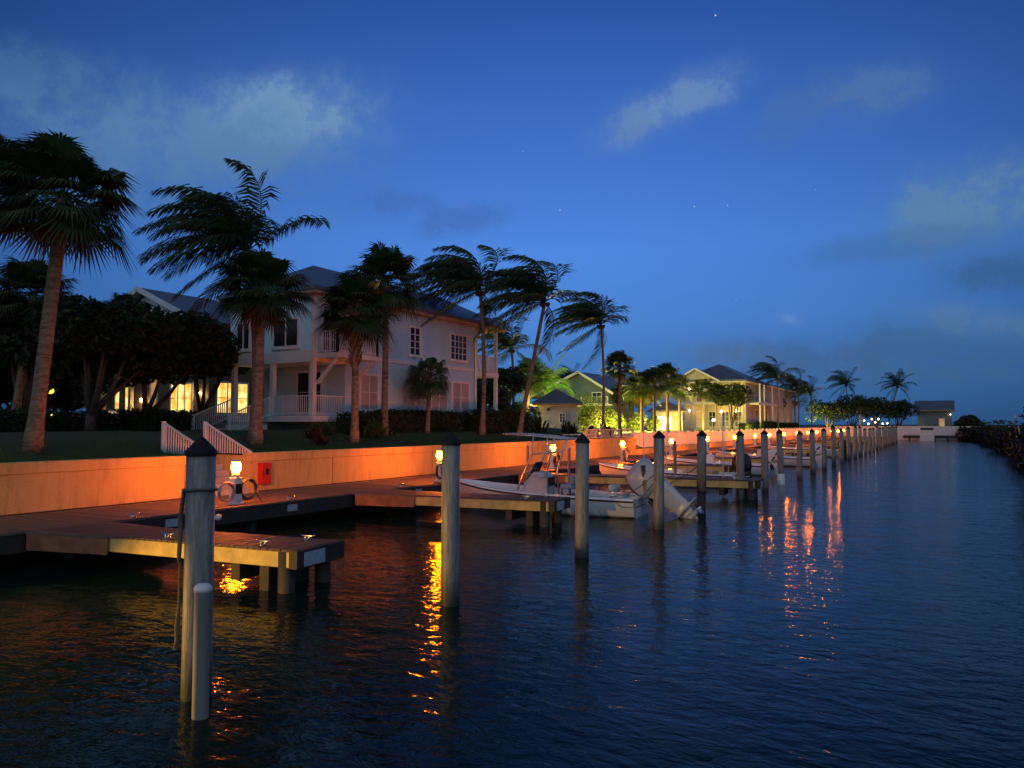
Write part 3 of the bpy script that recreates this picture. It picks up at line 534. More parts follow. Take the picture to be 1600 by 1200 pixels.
# fences
f=thing('white_balustrade','white balustrade on top of the sea wall before the picket fence','railing',(43.5,19.4,1.98)); m=MB(); x=0
while x<8: railing(m,(x,0,0),(x+2,0,0),.58,.17,.06,.022,.04); x+=2
m.build('balustrade_panel','white',f)
f=thing('picket_fence','long weathered white picket fence above the low sea wall','fence',(51.9,19.35,1.15)); m=MB(); m2=MB(); x=0.; k=0
while x<107:
    h_=1.02+.14*abs(math.cos(PI*(x%2.2)/2.2)); m.box(x,x+.09,-.012,.012,.06,h_); m.add([(x,-.012,h_),(x+.09,-.012,h_),(x+.09,.012,h_),(x,.012,h_),(x+.045,0,h_+.06)],[(0,1,4),(1,2,4),(2,3,4),(3,0,4)]); x+=.128
m.build('picket_panel','white',f); x=0
while x<107: m2.box(x-.05,x+.05,.03,.12,0,1.25); x+=2.2
m2.build('fence_post','white',f); MB().box(0,107,.013,.045,.25,.33).box(0,107,.013,.045,.85,.93).build('fence_rail','white',f)
# sun chairs by the balustrade
def lounger(x,lb):
    t=thing('sun_chair',lb,'chair',(x,20.3,gh(x,20.3)-.02),R(20),'folded white sun chairs on the lawn edge'); MB().beam((0,0,.3),(0,1.3,.3),.55,.05).build('seat','white',t); MB().beam((0,0,.3),(0,-.45,.95),.55,.05).build('backrest','white',t); 
    for a,b in ((-.24,.1),(.24,.1),(-.24,1.2),(.24,1.2)): MB().beam((a,b,0),(a,b,.29),.04,.04).build('leg','white',t)
for x,l in ((45.2,'white sun chair above the sea wall, nearest the boat frame'),(46.3,'white sun chair above the sea wall, middle of three'),(47.4,'white sun chair above the sea wall, nearest the white balustrade')): lounger(x,l)
# ------------------------------------------------------------ boats
def section_loft(m,secs,close=True):
    n=len(secs[0]); P=[p for s_ in secs for p in s_]; fs=[(i*n+j,i*n+(j+1)%n,(i+1)*n+(j+1)%n,(i+1)*n+j) for i in range(len(secs)-1) for j in range(n if close else n-1)]
    if close: fs+=[tuple(range(n))[::-1],tuple((len(secs)-1)*n+j for j in range(n))]
    return m.add(P,fs)
def hull_parts(b,floor=.30):
    st_=[(-3.25,1.08,.93,.60,.10,-.20),(-2.2,1.13,.98,.62,.10,-.24),(-1,1.15,1.0,.66,.11,-.26),(.2,1.14,.96,.70,.14,-.26),(1.2,1.05,.82,.76,.20,-.22),(2.0,.86,.60,.83,.32,-.12),(2.6,.60,.38,.90,.48,.02),(3.0,.36,.20,.95,.66,.25),(3.25,.12,.06,.99,.85,.6)]
    o=MB(); secs=[]
    for y,g,c_,zg,zc,zk in st_:
        iw=max(g-.16,.01); zf=min(floor,zg-.1) if y<2.3 else zg-.15
        L=[(0,y,zk),(c_*.96,y,zc-.05),(c_,y,zc),(g*.985,y,zg*.55+zc*.45),(g,y,zg-.04),(g-.03,y,zg),(iw,y,zg),(iw-.01,y,zf),(0,y,zf)]
        secs.append([(-p[0],p[1],p[2]) for p in L[1:-1]][::-1]+L)
        secs[-1]=[(-L[-1][0],L[-1][1],L[-1][2])]+secs[-1][:] if 0 else secs[-1]
    section_loft(o,secs,True); hu=o.build('hull','gel',b,True); hu.modifiers.new('e','EDGE_SPLIT').split_angle=R(35)
    for s_ in (-1,1): MB().tube([(s_*(g+.012),y,zg-.075) for y,g,c_,zg,zc,zk in st_],.028,6).build('rub_rail','navy',b,True)
    return hu
def engine(b,loc,tilt,dx=0.,scale=1.,cm='cowl'):
    ca,sa=math.cos(tilt),math.sin(tilt)
    def T(u,v,w):   # u along the leg (down when upright), v aft, w across
        return (loc[0]+w*scale,loc[1]-(u*sa+v*ca)*scale,loc[2]+(-u*ca+v*sa)*scale)
    def sec(u,v0,v1,w,p=2.6,k=16):
        r=[]
        for j in range(k):
            t=2*PI*j/k; c_,s_=math.cos(t),math.sin(t); r.append(T(u,(v0+v1)/2+(v1-v0)/2*math.copysign(abs(c_)**(2/p),c_),w/2*math.copysign(abs(s_)**(2/p),s_)))
        return r
    m=MB(); section_loft(m,[sec(-.90,-.06,.30,.26,3.2),sec(-.86,-.26,.44,.44,3.4),sec(-.72,-.40,.54,.56,3.6),sec(-.40,-.45,.56,.60,3.6),sec(-.12,-.43,.53,.58,3.6),sec(.02,-.38,.48,.52,3.4)]); e=m.build('outboard_engine',cm,b,True)
    m=MB(); section_loft(m,[sec(.0,-.34,.46,.46,3.4),sec(.22,-.27,.43,.38,3.2),sec(.5,-.22,.40,.30,3),sec(.80,-.17,.38,.22,3),sec(.98,-.16,.38,.19,3),sec(1.02,-.20,.46,.24,3)]); m.build('midsection',cm,e,True)
    MB().tube([T(-.10,-.36,-.295),T(-.10,.1,-.302),T(-.10,.46,-.292)],.012,5).build('cowl_seam','black',e)
    m=MB(); w_=-.299
    m.add([T(-.70,.30,w_+.01),T(-.62,.42,w_+.02),T(-.14,-.10,w_-.006),T(-.14,-.24,w_-.004)],[(0,1,2,3)]).build('cowl_stripe','black',e)
    section_loft(MB(),[sec(-.85,-.25,-.2,.3)]); m=MB(); section_loft(m,[sec(-.80,-.36,-.30,.34,4,8),sec(-.45,-.475,-.40,.40,4,8),sec(-.20,-.455,-.40,.36,4,8)]); m.build('cowl_vent','black',e)
    m=MB(); m.add([T(1.02,-.16,-.15),T(1.02,.62,-.19),T(1.02,.62,.19),T(1.02,-.16,.15),T(1.05,-.16,-.15),T(1.05,.62,-.19),T(1.05,.62,.19),T(1.05,-.16,.15)],[(0,1,2,3),(7,6,5,4),(0,4,5,1),(1,5,6,2),(2,6,7,3),(3,7,4,0)])
    section_loft(m,[sec(1.04,-.08,.30,.10),sec(1.18,-.08,.28,.09),sec(1.26,-.06,.26,.08)])
    rr=[(-.30,.01),(-.24,.05),(-.1,.085),(.1,.09),(.28,.07),(.34,.055)]; secs=[[T(1.30+r*math.cos(2*PI*j/10),v,r*math.sin(2*PI*j/10)) for j in range(10)] for v,r in rr]; section_loft(m,secs); m.build('lower_unit','chrome' if 0 else cm,e,True)
    m=MB(); m.add([T(1.36,-.12,-.012),T(1.36,.22,-.012),T(1.58,.16,-.006),T(1.55,.02,-.006),T(1.36,-.12,.012),T(1.36,.22,.012),T(1.58,.16,.006),T(1.55,.02,.006)],[(0,1,2,3),(7,6,5,4),(0,4,5,1),(1,5,6,2),(2,6,7,3),(3,7,4,0)]); m.build('skeg',cm,e)
    m=MB(); secs=[[T(1.30+r*math.cos(2*PI*j/8),v,r*math.sin(2*PI*j/8)) for j in range(8)] for v,r in ((.345,.05),(.46,.045),(.50,.02))]; section_loft(m,secs)
    for k in range(3):
        a=k*2*PI/3+.4; P=[]
        for rr_,tw,wd in ((.04,.9,.05),(.12,.6,.09),(.18,.4,.07),(.195,.3,.02)):
            for sg in (-1,1):
                an=a+sg*wd/max(rr_,.06)*.9; P.append(T(1.30+rr_*math.cos(an),.40+sg*wd*math.sin(tw),rr_*math.sin(an)))
        m.add(P,[(0,1,3,2),(2,3,5,4),(4,5,7,6)])
    m.build('propeller','chrome',e)
    m=MB(); section_loft(m,[sec(.06,-.34,-.12,.34,4,8),sec(.30,-.34,-.12,.30,4,8),sec(.5,-.26,-.1,.26,4,8)]); m.tube([T(.1,-.36,-.17),T(.35,-.40,-.17),T(.5,-.3,-.17)],.03,6).tube([T(.1,-.36,.17),T(.35,-.40,.17),T(.5,-.3,.17)],.03,6).build('mounting_bracket','black',e)
    return e
BR=R(6)
def motorboat():
    b=thing('motor_boat','white centre console motor boat with bare overhead frame and tilted engine','boat',(23.1,11.75,0),BR); hull_parts(b)
    MB().box(-.95,.95,-3.0,1.7,.302,.315).build('deck_liner','gelgrey',b)
    m=MB(); y0=.15
    m.prism([(-.38,y0-.35,.31),(-.38,y0+.55,.31),(-.38,y0+.50,.95),(-.38,y0+.15,1.32),(-.38,y0-.15,1.30),(-.38,y0-.35,1.05)],(.76,0,0)); c=m.build('console','vinyl',b,bevel=.03)
    MB().prism([(-.34,y0+.47,1.0),(-.34,y0+.18,1.33),(-.30,y0+.08,1.62),(-.30,y0+.10,1.64)],(.66,0,0)).build('windscreen','screen',c)
    MB().box(-.3,.3,y0-.365,y0-.351,.85,1.15).build('instrument_panel','black',c); w=[(.19*math.cos(t/12*2*PI),y0-.48,1.05+.19*math.sin(t/12*2*PI)) for t in range(13)]; MB().tube(w,.014,6).tube([(0,y0-.36,1.05),(0,y0-.48,1.05)],.02,6).build('steering_wheel','black',c,True)
    MB().box(-.3,.3,y0+.56,y0+.95,.31,.62).build('console_seat','vinyl',b,bevel=.04)
    m=MB().box(-.42,.42,-1.05,-.65,.80,.94); s_=m.build('leaning_seat','gelgrey',b,bevel=.04); MB().box(-.42,.42,-1.09,-.99,.96,1.22).build('seat_back','gelgrey',s_,bevel=.03)
    m=MB()
    for x in (-.36,.36):
        for y in (-1.0,-.7): m.tube([(x,y,.31),(x,y,.80)],.02,6)
    m.box(-.36,.36,-1.0,-.7,.31,.62).build('seat_frame','black',s_)
    # overhead frame without canvas
    t=MB(); r=.03; zt=2.48
    P=[(-.72,1.25,zt+.1),(.72,1.25,zt+.1),(.78,.2,zt+.05),(.76,-1.0,zt-.06),(-.76,-1.0,zt-.06),(-.78,.2,zt+.05),(-.72,1.25,zt+.1)]
    t.tube(P,r,6).tube([(-.78,.2,zt+.05),(.78,.2,zt+.05)],r*.8,6).tube([(-.3,1.25,zt+.1),(-.3,-1.0,zt-.06)],r*.7,6).tube([(.3,1.25,zt+.1),(.3,-1.0,zt-.06)],r*.7,6); fr=t.build('overhead_frame','metal',b,True)
    for s in (-1,1):
        MB().tube([(s*.62,.95,.32),(s*.55,.55,1.3),(s*.62,.25,1.9),(s*.66,.18,zt+.05)],r,6).build('frame_leg','metal',fr,True)
        MB().tube([(s*.50,-.30,.32),(s*.50,-.22,1.3),(s*.60,-.38,1.9),(s*.68,-.55,zt-.02)],r,6).build('frame_leg','metal',fr,True)
        MB().tube([(s*.55,.55,1.3),(s*.50,-.22,1.15)],r*.8,6).tube([(s*.62,.25,1.9),(s*.60,-.38,2.0)],r*.8,6).build('frame_brace','metal',fr,True)
    # folding stern seat
    m=MB(); secs=[]
    for i in range(9):
        a=i/8; x=-.45+.9*a; secs.append([(x,-2.35-.12*math.sin(PI*a)+dy,.86+dz) for dy,dz in ((-.05,-.11),(.05,-.12),(.07,0),(.05,.11),(-.02,.13),(-.07,.05))])
    section_loft(m,secs); k=m.build('stern_backrest','vinyl',b,True); MB().box(-.5,.5,-2.75,-2.42,.55,.66).build('stern_cushion','vinyl',k,bevel=.035); MB().tube([(-.40,-2.55,.62),(-.42,-2.38,.82)],.02,6).tube([(.40,-2.55,.62),(.42,-2.38,.82)],.02,6).build('hinge_bar','chrome',k,True)
    MB().box(-1.0,1.0,-3.2,-2.75,.33,.58).build('stern_deck','gel',b,bevel=.02)
    for s in (-1,1): m=MB(); cleat(m,s*1.0,-2.6,.625,1); m.build('cleat','chrome',b,True)
    MB().tube([(-1.0,-2.5,.66),(-1.09,-2.6,.6),(-1.12,-2.9,.38),(-1.1,-3.2,.36),(-.9,-3.35,.5),(-.5,-3.4,.62)],.012,5).build('mooring_line','rope',b,True)
    m=MB()
    for i in range(3): m.tube([(.5-.14*i,-1.25,.95),(.5-.14*i,-1.28,1.30)],.022,6)
    m.build('rod_holder','metal',b,True)
    engine(b,(0,-3.68,.86),R(50),scale=1.08)
motorboat()
def line(p,q,sag,lb):
    p,q=V(p),V(q); pts=[p.lerp(q,i/10)-V((0,0,sag*4*(i/10)*(1-i/10))) for i in range(11)]
    tag(MB().tube(pts,.014,5).build('mooring_rope','rope',None,True),lb,'rope','mooring ropes')
line((22.05,9.0,.70),(20.86,7.15,1.55),.18,'mooring rope from the stern of the motor boat to the fourth piling')
line((21.9,14.6,.98),(21.3,16.45,.84),.12,'mooring rope from the bow of the motor boat to the boardwalk')
line((24.7,8.9,.70),(25.0,6.95,1.7),.2,'mooring rope from the far stern corner of the motor boat to the fifth piling')
def skiff(label,loc,rz,cover,eng='gelgrey',con=True):
    b=thing('skiff',label,'boat',loc,rz,'small boats moored in the farther slips'); hull_parts(b)
    if con: MB().prism([(-.3,-.2,.31),(-.3,.4,.31),(-.3,.3,1.1),(-.3,0,1.2),(-.3,-.2,1.0)],(.6,0,0)).build('console',cover,b,bevel=.03)
    else: MB().box(-.9,.9,-2.4,-1.0,.5,.72).build('deck_cover',cover,b,bevel=.05)
    MB().box(-.5,.5,-1.3,-.9,.31,.7).build('seat','vinyl',b,bevel=.03); engine(b,(0,-3.62,.75),R(12),scale=.85,cm=eng)
skiff('small skiff with yellow cover behind the sixth piling',(36.0,11.9,0),R(6),'cyan','black',False)
skiff('small white skiff beyond the longest finger pier, past the seventh piling',(45.5,12.2,0),R(6),'gel','white')
skiff('distant white skiff in a slip behind the ninth and tenth pilings',(56.5,11.5,0),R(4),'vinyl','white')
skiff('distant skiff with dark engine moored behind the twelfth piling',(74.5,11.8,0),R(6),'gel','black')
# far dock and boat at the end of the canal
f=thing('end_dock','low brown wooden dock across the far end of the canal','dock',(157.5,0,0)); MB().box(-2.2,1.6,-8.5,7,.75,.9).build('deck_boards','wood',f); m=MB()
for y in range(-8,8,2): m.tube([(-2,y,-2),(-2,y,.75)],.14,8)
m.build('support_pile','darkwood',f); MB().box(-2.26,-2.2,-8.5,7,.45,.86).build('fascia_board','darkwood',f)
f=thing('cabin_boat','white box-shaped cabin boat with dark top at the far end of the canal','boat',(152.4,3.1,0)); MB().prism([(-1.3,-1.05,-.2),(1.2,-1.05,-.2),(1.7,-1.15,.95),(-1.4,-1.15,.95)],(0,2.2,0)).build('hull','gel',f,bevel=.05); MB().box(-1.2,.9,-.9,.9,.96,1.55).build('cabin','white',f,bevel=.08); MB().box(-1.3,1.0,-1.0,1.0,1.9,2.3).build('canopy','black',f,bevel=.1); m=MB()
for x in (-1.1,.8):
    for y in (-.85,.85): m.tube([(x,y,1.55),(x,y,1.9)],.03,6)
m.build('canopy_post','metal',f)
f=thing('boat_lift_box','small dark lift housing on the far dock beside the mangroves','housing',(158,-3.5,.9)); MB().box(-.7,.7,-.9,.9,0,1.3).build('housing','darkwood',f,bevel=.03); MB().box(-.8,.8,-1,1,1.302,1.4).build('lid','black',f)
# ------------------------------------------------------------ vegetation
WIND=V((-.49,.87,0))
def coconut(label,x,y,ch,r,off=(0,0),seed=1,n=20,mt='coco',wind=.9,tr=.15,name='coconut_palm',curve=.3,group='coconut palms bent by the wind',lfs=34):
    n+=7; lfs=int(lfs*1.3); rr=random.Random(seed); z=gh(x,y)-.05; t=thing(name,label,'palm tree',(x,y,z),0,group); C=V((off[0],off[1],ch)); pts=[]; rad=[]
    for i in range(15):
        a=i/14; p=V((off[0]*a**1.4,off[1]*a**1.4,ch*a))+V((WIND.x,WIND.y,0))*(-curve*math.sin(PI*a)*.5); pts.append(p); rad.append(tr*(1.45-.6*min(1,a*6) -.22*a)*(1+.04*(i%2)))
    MB().tube(pts,rad,10).build('trunk','cocotrunk',t,True); m=MB(); up=V((0,0,1))
    for k in range(n):
        az=2*PI*(k*.381966)+rr.uniform(-.2,.2); el=R(86)-R(84)*((k+.5)/n)**1.15+rr.uniform(-.1,.1)
        if k>=n-3: el-=R(28)
        d=(V((math.cos(az)*math.cos(el),math.sin(az)*math.cos(el),math.sin(el)))+WIND*.28*wind).normalized(); L=r*1.5*rr.uniform(.85,1.1); ns=12; p=C.copy(); P=[p.copy()]; D=[d.copy()]
        for i in range(ns):
            a=(i+1)/ns; d=(d+up*(-.05-.15*a)+WIND*wind*.21*(.3+a)).normalized(); p=p+d*L/ns; P.append(p.copy()); D.append(d.copy())
        m.tube(P,[.028*(1-.85*i/ns)*r/2.4+.003 for i in range(ns+1)],4,False)
        for j in range(lfs):
            s=.10+.90*j/(lfs-1); f_=s*ns; i=min(int(f_),ns-1); q=P[i].lerp(P[i+1],f_-i); dd=D[i]
            sd=dd.cross(up); sd=V((1,0,0)) if sd.length<.05 else sd.normalized(); nn=sd.cross(dd)
            ll=r*.42*(math.sin(PI*(s*.86+.1))**.55)*rr.uniform(.85,1.1)
            for sg in (-1,1):
                ld=(sd*sg*.75+dd*.72+nn*.12+WIND*wind*.42-up*rr.uniform(.15,.5)).normalized(); w_=r*.0135
                wv=dd*w_; a0=q; a1=q+ld*ll*.5-up*ll*.03; a2=q+(ld*.95+WIND*wind*.12-up*.38).normalized()*ll*1.0
                m.add([a0-wv*.5,a0+wv*.5,a1+wv,a1-wv,a2],[(0,1,2,3),(3,2,4)])
    m.build('crown',mt,t)
    m=MB()
    for k in range(7):
        a=k*.9; c=C+V((math.cos(a)*.22,math.sin(a)*.22,-.12-.08*(k%2))); m.lathe(tuple(c),[(.02,-.13),(.09,-.06),(.105,.02),(.06,.10),(.01,.13)],7)
    m.build('coconut','thatch',t,True); return t
def sabal(label,x,y,ch,r,off=(0,0),seed=1,n=38,tr=.19,mt='sabal',boots=False,droop=.0,name='fan_palm',group='fan palms on the lawn',segs=30,skirt=7):
    r*=1.10; n=int(n*1.1); rr=random.Random(seed); z=gh(x,y)-.05; t=thing(name,label,'palm tree',(x,y,z),0,group); C=V((off[0],off[1],ch)); pts=[]; rad=[]
    for i in range(14):
        a=i/13; pts.append((off[0]*a,off[1]*a,(ch-.1)*a)); rad.append(tr*(1.25-.35*min(1,a*5)-.12*a+(.12 if i==13 else 0))*(1+.03*(i%2)))
    MB().tube(pts,rad,12).build('trunk','trunk',t,True); up=V((0,0,1))
    if boots:
        m=MB(); H0=ch*.58
        for k in range(70):
            a=k/70; zc=H0+(ch-H0)*a; az=k*2.39996; c=V((off[0]*zc/ch,off[1]*zc/ch,zc)); e=V((math.cos(az),math.sin(az),0)); tg=V((-e.y,e.x,0))
            m.beam(c+e*tr*.8-up*.1,c+e*(tr+.10)+up*.26+tg*.10,.10,.03)
        m.build('leaf_boot','trunk',t)
    def fan(m,C,d,pl,bl,drp,sg_):
        sd=d.cross(up); sd=V((1,0,0)) if sd.length<.05 else sd.normalized(); nn=sd.cross(d).normalized()
        hub=C+d*pl-up*pl*.10*(1+drp); m.tube([C,C+d*pl*.5-up*.02*pl,hub],[.02,.014,.010],3,False)
        for j in range(sg_):
            a=-R(125)+R(250)*j/(sg_-1); ll=bl*(.72+.28*math.cos(a*.6))*rr.uniform(.88,1.08)
            e=(d*math.cos(a)+sd*math.sin(a)+nn*.16*abs(math.sin(a))).normalized(); w_=bl*.034; pv=(sd*math.cos(a)-d*math.sin(a))*w_
            a1=hub+e*ll*.5-up*ll*.03; a2=hub+e*ll*.98-up*ll*(.20+.5*drp+rr.uniform(0,.18))+WIND*.06*ll
            m.add([hub-pv*.15,hub+pv*.15,a1+pv,a1-pv,a2],[(0,1,2,3),(3,2,4)])
    m=MB()
    for k in range(n):
        az=2*PI*(k*.381966)+rr.uniform(-.25,.25); el=R(82)-R(118+droop*12)*((k+.5)/n)**.85+rr.uniform(-.12,.12)
        d=(V((math.cos(az)*math.cos(el),math.sin(az)*math.cos(el),math.sin(el)))+WIND*.10).normalized(); fan(m,C,d,r*rr.uniform(.40,.60),r*rr.uniform(.44,.56),.3+droop,segs)
    m.build('crown',mt,t); m=MB()
    for k in range(skirt):
        az=k*2.4+seed; d=V((math.cos(az)*.55,math.sin(az)*.55,-.8)).normalized(); fan(m,C-up*.1,d,r*.30,r*.34,.9,segs//2)
    if skirt: m.build('dead_leaf_skirt','thatch',t)
    return t
def leafmass(m,rr,c,rad,n,size):
    for _ in range(n):
        while True:
            p=V((rr.uniform(-1,1),rr.uniform(-1,1),rr.uniform(-1,1)))
            if .25<p.length<1: break
        p=p.normalized()*(p.length**.5)
        q=V(c)+V((p.x*rad[0],p.y*rad[1],p.z*rad[2])); a=V((rr.gauss(0,1),rr.gauss(0,1),rr.gauss(0,.7))).normalized(); b=a.cross(V((rr.gauss(0,1),rr.gauss(0,1),rr.gauss(0,1)))).normalized(); s=size*rr.uniform(.6,1.4)
        m.add([q-a*s,q-b*s*.45,q+a*s,q+b*s*.45],[(0,1,2,3)])
def broad(label,x,y,ch,r,off=(0,0),seed=1,n=5500,mt='leaf',leaf=.13,flat=.62,trunks=3,group='dark broadleaf trees',tr=.16):
    rr=random.Random(seed); z=gh(x,y)-.05; t=thing('shade_tree',label,'tree',(x,y,z),0,group); C=V((off[0],off[1],ch)); m=MB(); m.tube([(0,0,0),(0,0,ch*.22)],[tr*1.4,tr],8)
    cl=[]
    for k in range(16):
        a=k*2.39996; q=math.sqrt((k+.5)/16)*.72; cl.append((C+V((math.cos(a)*q*r,math.sin(a)*q*r,(rr.uniform(-.35,.45)+.25*(1-q))*r*flat)),r*rr.uniform(.30,.46)))
    for k in range(trunks*2):
        c,_=cl[(k*3+1)%16]; p1=C*.0+V((c.x*.35,c.y*.35,ch*.45)); m.tube([(0,0,ch*.18),p1,V((c.x*.75,c.y*.75,c.z-.2*r))],[tr*.8,tr*.55,tr*.25],6)
    m.build('trunk','bark',t,True); m=MB()
    for c,q in cl: leafmass(m,rr,c,(q,q,q*.8),n//16,leaf)
    m.build('crown',mt,t); return t
def fromdict(): pass
sabal('tall fan palm with thick orange-lit trunk, leftmost tree before the dark garden',11.8,21.6,7.1,2.05,(.32,-.57),1,46,.21,segs=32,skirt=12)
sabal('fan palm crown at the left edge behind the tall orange-lit palm',10.9,24,7.3,1.9,(.5,-.3),2,40,.18)
broad('low dark bush filling the gap behind the veranda of the blue house',47.8,29.6,1.7,2.3,(0,0),59,4500,leaf=.16,flat=.8,trunks=1)
sabal('lower fan palm behind the tall orange-lit palm, its crown showing past the trunk',16.2,31,5.3,1.9,(.31,-.55),3,36,.17)
sabal('fan palm top peeking over the dark shade trees left of the gabled roof',25.3,38,6.3,1.45,(0,0),4,30,.17)
coconut('tall coconut palm with windblown fronds over the corner of the blue house',20.1,22.4,7.15,2.6,(-.15,.27),5,19,wind=.75,tr=.13,lfs=40)
sabal('fan palm with thick pale trunk just in front of the coconut palm by the steps',19.6,21.6,5.75,1.85,(.05,-.06),6,42,.19,segs=32,skirt=12)
sabal('fan palm with crosshatched leaf stubs below its crown, before the corner balcony',24.5,21.3,5.7,1.85,(0,0),7,42,.17,boots=True,segs=32,skirt=10)
sabal('fan palm with smooth trunk standing behind the crosshatched one',28.4,22.9,7.25,2.15,(.03,-.05),8,44,.17,segs=32,skirt=8)
sabal('short fan palm with drooping umbrella crown against the grey house wall',32.5,23.4,3.1,1.42,(.07,-.12),9,24,.13,droop=1.2,skirt=4)
coconut('coconut palm with straight trunk in front of the house veranda',36.1,22.3,8.1,2.75,(-.05,.09),10,21,wind=1.0,lfs=38)
coconut('coconut palm with strongly leaning trunk just past the veranda of the blue house',38.3,21.2,7.9,2.75,(.75,-1.3),11,21,wind=1.0,lfs=38)
coconut('bushy dark coconut palm behind the leaning one',56.6,32,7.2,2.6,(0,0),12,18,wind=.6,lfs=26)
sabal('fan palm lit yellow from below between the veranda and the pavilion',74.4,40,6.0,2.7,(0,0),13,34,.2,'sabal')
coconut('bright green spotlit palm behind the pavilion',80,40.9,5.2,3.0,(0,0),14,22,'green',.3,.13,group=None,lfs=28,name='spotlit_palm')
coconut('tiny distant palm silhouette on the skyline left of the gabled cottage',128,60,9.2,2.3,(0,0),15,14,wind=.5,lfs=18)
coconut('tall slim coconut palm on its own before the gabled cottage',50.7,21.3,8.1,2.55,(-.02,.04),16,20,wind=1.0,lfs=36,tr=.12)
sabal('fan palm close behind the tall slim coconut palm',58.4,23,5.9,1.65,(0,0),17,36,.16)
sabal('first fan palm of the cluster before the gatehouse, nearest the slim coconut palm',69.1,25,4.4,2.1,(0,0),18,32,.17)
sabal('second fan palm of the cluster before the gatehouse',66.9,23,5.0,1.9,(0,0),19,32,.15)
sabal('third and tallest fan palm of the cluster before the gatehouse',73.7,24,5.3,2.3,(0,0),20,34,.17)
sabal('fourth fan palm of the cluster, beside the gatehouse roof',84.1,26,5.0,2.0,(0,0),21,32,.17)
sabal('lit fan palm before the white upper porch of the yellow house, nearer the gatehouse',97,27,5.3,2.0,(0,0),22,26,.12)
sabal('fan palm before the gable of the yellow house, beside the round tree',100,26,5.0,1.7,(0,0),23,24,.12)
coconut('largest coconut palm beside the far end of the yellow house',119.5,22,8.3,3.1,(0,0),24,18,wind=.7,lfs=24)
coconut('coconut palm next beyond the largest one at the yellow house',143.9,23,7.8,3.0,(0,0),25,16,wind=.7,lfs=20,tr=.14)
sabal('fan palm between two coconut palms beyond the yellow house',150,24.5,6.0,2.9,(0,0),26,26,.2,segs=14)
coconut('low spreading coconut palm above the far lamps',152,22,7.2,2.8,(0,0),27,16,wind=.7,lfs=20)
coconut('coconut palm standing alone over the far dark trees',165,17.2,9.6,2.9,(0,0),28,17,wind=.5,lfs=20)
sabal('small fan palm among the far dark trees',164,14.7,5.5,2.6,(0,0),29,26,.2,segs=14)
coconut('far leaning palm rising over the trees near the white end wall',172,10.6,9.4,2.7,(1.2,-2.1),30,17,wind=.2,lfs=20)
broad('dark shade tree at the left edge below the fan palms',17.2,32,3.6,3.2,(0,0),41,9000,leaf=.17,flat=.72)
broad('dark forked shade tree in front of the garden stairs',17.7,28.5,3.3,2.8,(.24,-.43),42,11000,trunks=4,leaf=.15,flat=.6)
broad('wide dark shade tree with V-shaped trunk before the glowing windows',21.4,30.5,3.35,3.4,(.4,-.7),43,14000,trunks=2,leaf=.16,flat=.55)
broad('dark tree beside the corner of the blue house covering the lit porch',26.0,32.6,3.8,2.4,(0,0),44,9000,leaf=.17,flat=.62)
broad('round dense tree in front of the yellow house porch',99.6,24,4.5,2.6,(0,0),45,4500,leaf=.16,flat=.8,group=None)
for lb,x,y,ch,r,sd in (('low dark tree at the far left behind the fan palms',19.3,36.5,2.2,2.5,46),('dark tree filling the garden left of the forked tree',24,42,2.5,3.0,47),('dark tree behind the garden stairs',25.2,50,2.8,3.4,48),('dark tree at the left edge beyond the thick palm trunk',15.5,37,2.4,2.8,49)): broad(lb,x,y,ch,r,(0,0),sd,7000,leaf=.2,flat=.85)
G='dark trees near the far end of the canal'
for i,(lb,x,y,ch,r) in enumerate([('first dark tree of the far clump, next to the last palms',163,20.5,4.0,4.4),('low wide dark tree behind the last lamps',166,16.5,4.6,4.6),('dark tree over the string of warm far lights',167,12.5,4.4,4.2),('dark tree right beside the glowing far house wall',170,8.6,4.2,3.9),('low dark bush on the other side of the far house',176,-3.5,2.0,2.6)]):
    broad(lb,x,y,ch,r,(0,0),50+i,2600,leaf=.24,group=G,tr=.2)
G='dark background trees behind the quay gardens'
for i,(lb,x,y,ch,r) in enumerate([('background tree behind the fan palm cluster',96,36,4.6,3.6),('background tree above the lit shrubs beside the pavilion',100,46.5,6.5,3.4),('background tree beside the bright green palm',105,54,6.8,3.8),('background tree between the veranda and the green palm',60,34.8,4.2,2.2),('background tree just behind the veranda',54,31.5,4.2,2.2),('background tree beyond the end of the yellow house',140,28,3.6,3.4)]):
    broad(lb,x,y,ch,r,(0,0),60+i,3000,leaf=.2,group=G)
